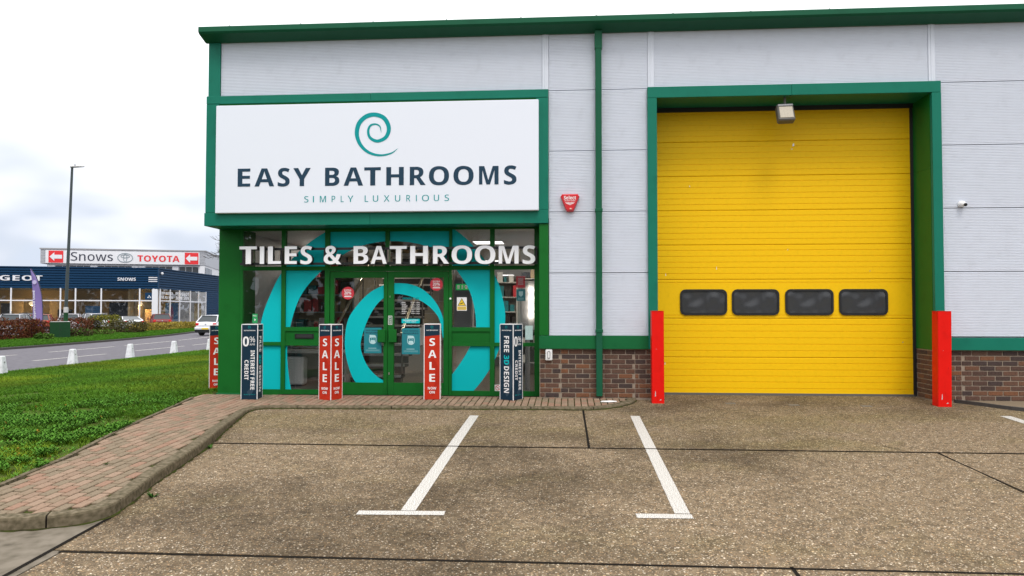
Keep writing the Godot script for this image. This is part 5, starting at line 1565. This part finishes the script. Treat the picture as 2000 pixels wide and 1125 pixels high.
# ------------------------------------------------------------------ the car dealership
func ribbed(w: float, y0: float, y1: float, rib: float, depth: float) -> MB:     # from x = 0 to w in the plane z = 0
	var b := MB.new()
	var n := int(round((y1 - y0) / rib))
	var h := (y1 - y0) / n
	for k in n:
		var y := y0 + k * h
		var p := [Vector2(y, 0), Vector2(y + h * 0.62, 0), Vector2(y + h * 0.72, -depth), Vector2(y + h * 0.92, -depth), Vector2(y + h, 0)]
		for i in 4: b.quad(V(0, p[i].x, p[i].y), V(w, p[i].x, p[i].y), V(w, p[i + 1].x, p[i + 1].y), V(0, p[i + 1].x, p[i + 1].y))
	return b

func glazing(parent: Node, w: float, uprights: Array, y0: float, ym: float, y1: float) -> void:
	for i in uprights.size():
		var x: float = uprights[i]
		boxpart("mullion", V(x - 0.07, y0, -0.08), V(x + 0.07, y1, 0.05), M.far_white, parent)
		if i + 1 < uprights.size():
			var x1: float = uprights[i + 1]
			boxpart("transom", V(x + 0.07, ym - 0.06, -0.08), V(x1 - 0.07, ym + 0.06, 0.04), M.far_white, parent)
			boxpart("pane", V(x + 0.07, y0, -0.03), V(x1 - 0.07, ym - 0.06, -0.02), M.far_glass, parent)
			boxpart("pane", V(x + 0.07, ym + 0.06, -0.03), V(x1 - 0.07, y1, -0.02), M.far_glass, parent)

func build_dealership() -> void:
	# front wall: local x runs along it from its left end to the corner, z faces the camera
	var corner := V(-46.4, ROAD_Y, -70.74)
	var dir := V(-46.4 + 61.49, 0, -70.74 + 65.92).normalized()
	var turn := atan2(-dir.z, dir.x)
	var W := 30.0
	var B := thing("car_showroom", "low dark blue ribbed car showroom with full-height glazing", "building", corner - dir * W, turn)
	part("ribbed_fascia", ribbed(W, 4.25, 6.50, 0.28, 0.13), M.blue, B)
	boxpart("coping", V(-0.1, 6.50, -0.4), V(W + 0.06, 6.62, 0.06), M.blue, B, 0.01)
	boxpart("fascia_core", V(0.0, 4.2, -0.6), V(W - 0.12, 6.5, -0.15), M.blue, B)
	boxpart("corner_post", V(W - 0.08, 4.2, -0.5), V(W + 0.04, 6.5, 0.03), M.blue, B)
	boxpart("roof", V(0, 6.38, -21.0), V(W - 0.1, 6.46, -0.4), M.grey, B)
	var wl: Array = [0.3, 4.8, 9.0, 12.4, 15.2, 17.8, 20.05, 21.55, 24.15, 28.1]
	glazing(B, W, wl + [W - 0.45], 0.2, 2.88, 4.25)
	boxpart("plinth", V(0, 0.0, -0.3), V(W, 0.2, 0.04), M.grey, B)
	boxpart("corner_column", V(W - 0.62, 0.0, -0.5), V(W - 0.05, 4.2, 0.06), M.far_white, B, 0.02)
	# inside
	boxpart("showroom_floor", V(0.2, 0.05, -18.0), V(W - 0.2, 0.12, -0.1), M.interior_floor, B)
	boxpart("back_wall", V(0.2, 0.1, -9.2), V(W - 0.4, 4.2, -9.0), M.cream, B)
	boxpart("showroom_ceiling", V(0.2, 4.2, -18.0), V(W - 0.2, 4.28, -0.62), M.grey, B)
	for q in [[3.0, 5.5, -6.0], [9.5, 11.2, -5.0], [13.4, 15.0, -4.0], [17.2, 18.4, -5.5], [21.8, 22.6, -5.0], [23.6, 25.5, -6.5]]:
		boxpart("partition", V(q[0], 0.1, q[2] - 0.1), V(q[1], 3.2, q[2]), M.tan if int(q[0]) % 2 else M.cream, B)
	for q in [[18.4, -4.4, 1.5, 1.9, "wall_screen", "black"], [24.3, -2.6, 2.4, 2.7, "added_block", "ink"], [12.9, -3.6, 1.0, 2.6, "added_block", "ink"], [27.8, -4.0, 0.9, 1.9, "added_block", "tan"], [15.6, -3.0, 1.4, 1.2, "reception_desk", "grey"]]:  # the ink blocks are added to put dark tones behind the panes
		boxpart(q[4], V(q[0], 0.12, q[1] - 0.2), V(q[0] + q[2], q[3], q[1]), M[q[5]], B)
	boxpart("display_panel", V(22.0, 0.9, -2.0), V(23.6, 2.3, -1.9), M.poster_blue, B)
	boxpart("display_panel", V(11.7, 0.8, -2.0), V(12.5, 2.5, -1.9), M.far_white, B)
	boxpart("window_sticker", V(W - 1.35, 3.0, -0.015), V(W - 0.5, 3.8, -0.005), M.blue, B)
	for k in 3: part("window_emblem", flat(PackedVector2Array([Vector2(W - 1.12 + k * 0.12, 3.2 + (0.16 if k == 1 else 0.0)), Vector2(W - 0.94 + k * 0.12, 3.2 + (0.16 if k == 1 else 0.0)), Vector2(W - 1.03 + k * 0.12, 3.38 + (0.16 if k == 1 else 0.0))]), 0.005, 0.008), M.far_white, B)
	for q in [[10.2, 0.6], [16.4, 0.5], [27.3, 0.45]]:
		var bl := MB.new()
		bl.ball(V(q[0], 2.55, -3.0), V(q[1], 0.28, 0.4))
		part("pendant_lamp", bl, M.warm_glow, B)
		var om := OmniLight3D.new()
		om.name = "pendant_light"; om.position = V(q[0], 2.1, -3.0); om.light_energy = 5.0; om.omni_range = 14.0; om.light_size = 0.3; om.light_color = Color(1.0, 0.84, 0.58); om.shadow_enabled = true
		B.add_child(om, true)
	boxpart("orange_column", V(27.0, 0.1, -2.6), V(27.4, 3.6, -2.2), M.tan, B)
	# lettering on the fascia
	var px := W - 15.79 - 1.9     # where the picture's left edge meets the wall
	word("lettering", "PEUGEOT", px - 1.3, px + 5.95, 5.05, 5.62, 0.10, 0.08, M.far_white, B)
	word("lettering", "SNOWS", W - 4.2, W - 2.32, 5.12, 5.47, 0.08, 0.06, M.far_white, B)
	for k in 3: boxpart("badge_bar", V(W - 1.0, 5.02 + k * 0.22, 0.0), V(W - 0.08, 5.12 + k * 0.22, 0.05), M.far_white, B)
	# right-hand wall of the showroom, running back from the corner
	var E := Node3D.new()
	E.name = "side_elevation"
	E.position = V(W, 0, 0)
	var back := V(-48.9, 0, -92.6) - V(-46.4, 0, -70.74)
	E.rotation.y = atan2(-back.z, back.x) - turn
	B.add_child(E)
	part("ribbed_fascia", ribbed(27.0, 4.25, 6.50, 0.28, 0.13), M.blue, E)
	boxpart("coping", V(0.1, 6.50, -0.4), V(27.0, 6.62, 0.06), M.blue, E, 0.01)
	boxpart("fascia_core", V(0.3, 4.2, -0.6), V(27.0, 6.5, -0.15), M.blue, E)
	glazing(E, 16.0, [0.6, 3.4, 6.2, 9.6, 12.4, 15.0], 0.2, 2.88, 4.25)
	var rw := ribbed(12.0, 0.0, 4.25, 0.28, 0.07)
	var rwp := part("ribbed_wall", rw, M.blue, E)
	rwp.position.x = 15.2
	boxpart("door", V(20.5, 0.1, 0.0), V(21.7, 2.3, 0.04), M.grey, E)
	word("lettering", "EXPERIENCE", 0.8, 4.2, 3.62, 3.92, 0.0, 0.01, M.far_white, E)
	word("lettering", "THE ALL NEW", 0.8, 4.2, 3.15, 3.45, 0.0, 0.01, M.far_white, E)
	word("lettering", "PEUGEOT", 5.0, 9.2, 3.58, 3.98, 0.0, 0.01, M.far_white, E)
	word("lettering", "3008 SUV", 5.0, 9.2, 3.08, 3.48, 0.0, 0.01, M.far_white, E)
	boxpart("display_panel", V(4.0, 0.25, -0.8), V(7.6, 2.7, -0.7), M.poster_blue, E)
	part("poster_figure", flat(PackedVector2Array([Vector2(4.9, 0.4), Vector2(6.0, 0.4), Vector2(6.2, 1.5), Vector2(5.7, 2.4), Vector2(5.0, 1.9)]), -0.69, 0.005), M.poster_pink, E)
	boxpart("display_panel", V(12.6, 0.2, -0.6), V(14.8, 2.7, -0.5), M.cream, E)
	boxpart("back_wall", V(0.6, 0.1, -3.6), V(15.0, 4.2, -3.4), M.cream, E)
	var cam := MB.new()
	cam.ball(V(0.7, 6.0, 0.15), V(0.16, 0.16, 0.16))
	part("dome_light", cam, M.far_white, E)

	# the taller dealership behind it
	var a := V(-75.09, ROAD_Y, -90.7); var d := V(-53.97, ROAD_Y, -97.27)
	var d2 := (d - a).normalized()
	var W2 := a.distance_to(d)
	var T := thing("office_block", "taller pale grey building with a long white roof-level name board", "building", a, atan2(-d2.z, d2.x))
	boxpart("wall", V(0.8, 0.0, -12.0), V(W2 - 0.1, 8.5, -0.3), M.silver, T)
	var rb := part("ribbed_parapet", ribbed(W2, 8.55, 10.55, 0.22, 0.05), M.silver, T)
	boxpart("parapet_core", V(0.0, 8.5, -14.0), V(W2, 10.5, -0.06), M.silver, T)
	boxpart("coping", V(-0.1, 10.55, -14.1), V(W2 + 0.1, 10.72, 0.1), M.grey, T)
	for k in 22:
		var x := 1.9 + k * 0.92
		if k in [5, 11, 12, 17]: continue
		boxpart("window", V(x, 6.9, -0.31), V(x + 0.82, 8.25, -0.26), M.office_glass, T)
	for k in 6:
		boxpart("white_panel", V([0.9, 6.45, 11.95, 12.9, 17.5, W2 - 1.0][k], 6.9, -0.3), V([1.8, 7.3, 12.8, 13.7, 18.3, W2 - 0.2][k], 8.3, -0.24), M.far_white, T)
	var eb := Node3D.new()
	eb.name = "side_elevation"
	eb.position = V(W2, 0, 0)
	var bk := V(-58.54, 0, -111.98) - V(-53.97, 0, -97.27)
	eb.rotation.y = atan2(-bk.z, bk.x) - atan2(-d2.z, d2.x)
	T.add_child(eb)
	part("ribbed_parapet", ribbed(16.0, 8.55, 10.55, 0.22, 0.05), M.silver, eb)
	boxpart("wall", V(0.1, 0.0, -0.8), V(16.0, 8.5, -0.1), M.far_white, eb)
	for k in 5: boxpart("window", V(0.8 + k * 1.25, 5.6, -0.11), V(1.8 + k * 1.25, 8.2, -0.05), M.office_glass, eb)
	# name board
	var N := thing("name_board", "long white name board with red arrow squares on the taller building", "sign", a, atan2(-d2.z, d2.x))
	boxpart("board", V(0.7, 8.55, 0.02), V(W2 - 0.8, 10.40, 0.14), M.far_white, N)
	for x in [0.85, W2 - 3.1]:
		boxpart("arrow_square", V(x + 0.25, 8.62, 0.14), V(x + 2.15, 10.34, 0.17), M.sign_red, N)
		part("arrow", flat(PackedVector2Array([Vector2(x + 0.4, 9.48), Vector2(x + 1.0, 10.1), Vector2(x + 1.0, 9.75), Vector2(x + 2.0, 9.75), Vector2(x + 2.0, 9.2), Vector2(x + 1.0, 9.2), Vector2(x + 1.0, 8.86)]), 0.20, 0.02), M.far_white, N)
	var u := W2 / 323.0       # board length per picture unit
	word("lettering", "Snows", u * 58, u * 139, 8.95, 10.18, 0.18, 0.03, M.ink, N, false)
	word("lettering", "TOYOTA", u * 187, u * 271, 8.95, 9.85, 0.18, 0.03, M.sign_red, N)
	var cx := u * 163.0; var cy := 9.46
	for q in [[0, 0, 1.05, 0.70, 0.10], [0, 0.22, 0.62, 0.26, 0.09], [0, -0.03, 0.26, 0.64, 0.09]]:
		var o := PackedVector2Array(); var n := PackedVector2Array()
		for k in 32:
			var t := TAU * k / 32
			o.append(Vector2(cx + q[0] + q[2] * cos(t), cy + q[1] + q[3] * sin(t)))
			n.append(Vector2(cx + q[0] + (q[2] - q[4]) * cos(t), cy + q[1] + (q[3] - q[4]) * sin(t)))
		part("emblem_ring", ring_mesh(o, n, 0.14, 0.19 + 0.006 * q[4]), M.emblem, N)
	# far roof behind the showroom
	var R := thing("far_shed", "low grey pitched roof just showing over the blue showroom", "building", V(-92.0, ROAD_Y, -95.0), turn)
	var r := MB.new()
	r.prism(PackedVector2Array([Vector2(-9, 0), Vector2(9, 0), Vector2(9, 7.0), Vector2(3.4, 8.35), Vector2(-9, 7.6)]), -12.0, 0.0)
	part("shed", r, M.grey, R)

	# purple feather flag
	var F := thing("feather_flag", "purple feather flag with white lettering behind the red-brown hedge", "flag", V(-40.6, ROAD_Y, -43.1), 0.12)
	var pole := MB.new()
	for i in 10:
		var t0 := i / 10.0; var t1 := (i + 1) / 10.0
		pole.tube(V(0.52 - 0.95 * pow(t0, 4), 5.0 * t0, 0), V(0.52 - 0.95 * pow(t1, 4), 5.0 * t1, 0), 0.03, 0.024, 6)
	part("pole", pole, M.ink, F)
	var fl := []
	for i in 17:
		var t := i / 16.0
		var row := []
		var xr := 0.50 - 0.95 * pow(lerpf(0.12, 1.0, t), 4)
		var xl := lerpf(-0.18, -0.46, pow(t, 1.6))
		for j in 5:
			var s := j / 4.0
			row.append(V(lerpf(xl, xr, s), lerpf(0.6, 4.98, t) - 0.25 * (1 - s) * t * 0.0, 0.05 * sin(t * 7 + s * 3)))
		fl.append(row)
	var fm := MB.new()
	fm.grid(fl)
	part("cloth", fm, M.purple, F)
	word_at("lettering", "Approved Used", V(-0.08, 2.2, 0.09), 2.2, 0.22, M.far_white, F, 0.0, PI / 2 + 0.05)
	part("emblem", flat(disc(-0.1, 3.95, 0.16, 16), 0.09, 0.01), M.pale_purple, F)

# ------------------------------------------------------------------ bare trees
func bare_tree(label: String, at: Vector3, height: float, sd: int, levels := 5) -> void:
	var T := thing("bare_tree", label, "tree", at)
	var r := RandomNumberGenerator.new()
	r.seed = sd
	var trunk := MB.new()
	var crown := MB.new()
	var jobs := [[Vector3.ZERO, V(0.03, 1, 0.02).normalized(), height * 0.36, height * 0.022, 0]]
	while jobs.size():
		var j: Array = jobs.pop_back()
		var p: Vector3 = j[0]; var d: Vector3 = j[1]; var l: float = j[2]; var w: float = j[3]; var lv: int = j[4]
		var seg := 3
		for k in seg:
			var nd := (d + V(r.randf_range(-0.16, 0.16), r.randf_range(-0.03, 0.12), r.randf_range(-0.16, 0.16))).normalized()
			var e := p + nd * l / seg
			(trunk if lv < 2 else crown).tube(p, e, w * (1 - 0.12 * k), w * (1 - 0.12 * (k + 1)), 7 if lv < 2 else 4, false)
			p = e; d = nd
			if lv > 0 and k < seg - 1 and lv < levels:
				var s: Vector3 = d.cross(V(r.randf_range(-1, 1), r.randf_range(-1, 1), r.randf_range(-1, 1))).normalized()
				jobs.append([p, (d * 0.7 + s * 0.75).normalized(), l * r.randf_range(0.45, 0.62), w * 0.45, lv + 1])
		if lv < levels:
			for k in (4 if lv == 0 else 2):
				var s: Vector3 = d.cross(V(r.randf_range(-1, 1), r.randf_range(-1, 1), r.randf_range(-1, 1))).normalized()
				jobs.append([p, (d * 0.8 + s * r.randf_range(0.4, 0.75)).normalized(), l * r.randf_range(0.6, 0.78), w * 0.6, lv + 1])
	part("trunk", trunk, M.bark, T)
	part("crown", crown, M.bark, T)

func build_trees() -> void:
	bare_tree("bare tree whose twigs show past the shop's left corner", V(-29.4, VERGE_Y, -60.0), 11.0, 7)
	# across the yard behind the camera: these are what the upper panes mirror
	bare_tree("bare tree across the yard, mirrored in the upper left panes", V(-13.0, -0.7, 33.0), 12.5, 3)
	bare_tree("second bare tree across the yard, mirrored in the upper panes", V(-8.2, -0.7, 35.0), 11.0, 5)
	bare_tree("third bare tree across the yard, by the pale unit's end", V(-19.5, -0.7, 36.0), 12.0, 12)
	var B := thing("opposite_unit", "pale grey industrial unit across the yard behind the camera", "building", V(-13.0, -0.62, 46.0))
	boxpart("wall", V(0, 4.6, 0), V(44.0, 8.2, 14.0), M.clad, B)
	boxpart("eaves", V(-0.2, 8.2, -0.25), V(44.2, 8.6, 14.2), M.gutter, B)
	boxpart("base_wall", V(0.02, 0, 0.02), V(43.98, 4.6, 13.98), M.bricks[2], B)
	for k in 5: boxpart("loading_door", V(2.0 + k * 8.4, 0, -0.05), V(7.0 + k * 8.4, 4.4, 0.0), M.navy, B)
	# unseen tree belts behind the camera and the shop, added to darken glass reflections
	var w := MB.new()
	var nz := FastNoiseLite.new()
	nz.seed = 61; nz.frequency = 0.05
	for k in 26000:
		var px := rng.randf_range(-190.0, 90.0)
		var top := 10.0 + 5.0 * nz.get_noise_1d(px * 2.0) + 2.0 * nz.get_noise_1d(px * 11.0)
		var y := top * (1.0 - pow(rng.randf(), 1.6))
		var p := V(px, y - 0.6, 74.0 + rng.randf_range(-4, 4) + 0.10 * absf(px))
		if k % 4 == 0: p = V(rng.randf_range(-42.0, 130.0), y - 0.6, -165.0 + rng.randf_range(-4, 4))
		var d := V(rng.randf_range(-1, 1), rng.randf_range(-1, 1), rng.randf_range(-0.5, 0.5)).normalized()
		var s := d.cross(V(0.2, 0.3, 1)).normalized()
		var z := rng.randf_range(0.7, 1.5)
		w.col = Color(0.035, 0.042, 0.022) * rng.randf_range(0.6, 1.3)
		w.quad(p, p + d * z * 0.5 + s * z * 0.4, p + d * z, p + d * z * 0.5 - s * z * 0.4)
	var o := part("added_tree_belt", w, M.leaf, self)
	o.set_meta("kind", "stuff")
	tag(o, "unseen dark tree belts added to darken the reflections in the glass", "wood")
# ------------------------------------------------------------------ sky
func sky_image() -> Image:
	var w := 1024; var h := 512
	var img := Image.create(w, h, false, Image.FORMAT_RGBF)
	var f := FastNoiseLite.new()
	f.seed = 14; f.frequency = 1.1; f.fractal_octaves = 4
	for j in h:
		var el := (0.5 - (j + 0.5) / h) * PI
		for i in w:
			var az := (i + 0.5) / w * TAU
			var d := V(cos(el) * sin(az), sin(el), cos(el) * cos(az))
			var up := maxf(d.y, 0.0)
			var n := f.get_noise_3d(d.x * 1.6 / (up + 0.25), d.y * 9.0, d.z * 1.6 / (up + 0.25))
			# thin streaks of blue-grey low down, an even bright cover above
			var low := clampf(1.0 - up / 0.34, 0, 1)
			var grey := clampf(0.85 * low + n * 1.0 * (0.05 + low), 0, 1)
			var c := Color(1.0, 1.0, 1.03).lerp(Color(0.47, 0.53, 0.63), grey) * (0.85 + 0.55 * up)     # an overcast sky is brighter overhead
			if d.y < 0: c = Color(0.30, 0.30, 0.29)
			img.set_pixel(i, j, c)
	return img

func _ready() -> void:
	rng.seed = 2024
	# camera
	var cam := Camera3D.new()
	cam.name = "camera"
	add_child(cam)
	cam.position = cam_pos
	cam.rotation = V(deg_to_rad(1.68), deg_to_rad(4.2), 0.0)
	cam.fov = rad_to_deg(2.0 * atan(562.5 / 1480.0))
	cam.near = 0.05; cam.far = 3000.0
	cam.current = true
	# sky and exposure
	var we := WorldEnvironment.new()
	we.name = "environment"
	var env := Environment.new()
	env.background_mode = Environment.BG_SKY
	var sky := Sky.new()
	var pm := PanoramaSkyMaterial.new()
	pm.panorama = ImageTexture.create_from_image(sky_image())
	sky.sky_material = pm
	env.sky = sky
	env.background_energy_multiplier = 1.0
	env.tonemap_mode = Environment.TONE_MAPPER_LINEAR
	env.tonemap_exposure = 1.5
	env.sdfgi_enabled = true; env.ssao_enabled = true; env.ssil_enabled = true
	we.environment = env
	add_child(we)
	# the overcast sun: weak and very soft
	var sun := DirectionalLight3D.new()
	sun.name = "sun"
	sun.light_energy = 0.35
	sun.light_color = Color(1.0, 0.97, 0.93)
	sun.light_angular_distance = 18.0
	sun.shadow_enabled = true
	sun.rotation = V(deg_to_rad(-58), deg_to_rad(18), 0)
	add_child(sun)

	materials()
	more_materials()
	build_ground()
	build_yard()
	build_unit()
	build_notices()
	build_stands()
	build_verge_posts()
	build_planting()
	build_lamp()
	build_cars()
	build_dealership()
	build_trees()

func more_materials() -> void:
	M.leaf = mat(Color(1, 1, 1), 0.75)
	M.leaf.vertex_color_use_as_albedo = true
	M.leaf.backlight_enabled = true; M.leaf.backlight = Color(0.05, 0.05, 0.02)
	M.post_white = mat(Color(0.72, 0.74, 0.76), 0.7, 0.0, M.grime, 0.8)
	M.tile_a = mat(Color(0.40, 0.36, 0.28), 0.4, 0.0, M.soft, 0.3)
	M.tile_b = mat(Color(0.33, 0.30, 0.25), 0.4, 0.0, M.soft, 0.3)
	M.panel_glow = glow(Color(1.0, 0.97, 0.92), 1.6)
	M.bulb_glow = glow(Color(1.0, 0.97, 0.92), 1.8)
	M.warm_glow = glow(Color(1.0, 0.75, 0.40), 0.9)
	M.exit_glow = glow(Color(0.01, 0.40, 0.08), 0.5)
	M.exit_glow.albedo_color = Color(0.02, 0.35, 0.1)
	M.exit_print = mat(Color(0.02, 0.33, 0.10), 0.5)
	M.screen_pale = glow(Color(0.45, 0.75, 0.70), 0.35)
	M.grey_light = mat(Color(0.5, 0.5, 0.5), 0.5)
	M.pale_teal = mat(Color(0.45, 0.68, 0.70), 0.5)
	M.pale_purple = mat(Color(0.45, 0.40, 0.60), 0.6)
	M.sticker_yellow = mat(Color(0.78, 0.55, 0.02), 0.5)
	M.lamp_green = mat(Color(0.035, 0.050, 0.052), 0.5)
	M.far_white = mat(Color(0.70, 0.71, 0.74), 0.5)
	M.office_glass = mat(Color(0.03, 0.035, 0.04), 0.08)
	M.poster_blue = mat(Color(0.06, 0.20, 0.42), 0.5)
	M.poster_pink = mat(Color(0.40, 0.10, 0.22), 0.5)
	M.emblem = mat(Color(0.28, 0.33, 0.36), 0.35, 0.3)
	M.car_glass = mat(Color(0.03, 0.04, 0.045), 0.08)
	M.car_white = mat(Color(0.66, 0.68, 0.72), 0.25)
	M.car_silver = mat(Color(0.42, 0.43, 0.46), 0.3, 0.3)
	M.car_silver2 = mat(Color(0.52, 0.50, 0.52), 0.3, 0.2)
	M.car_black = mat(Color(0.015, 0.015, 0.018), 0.2)
	M.car_orange = mat(Color(0.30, 0.055, 0.02), 0.3)
	M.car_red = mat(Color(0.16, 0.012, 0.014), 0.3)
	M.tail_red = mat(Color(0.55, 0.01, 0.015), 0.25)
	M.letter_white = mat(Color(0.84, 0.85, 0.88), 0.4)
	M.leaf.metallic_specular = 0.15
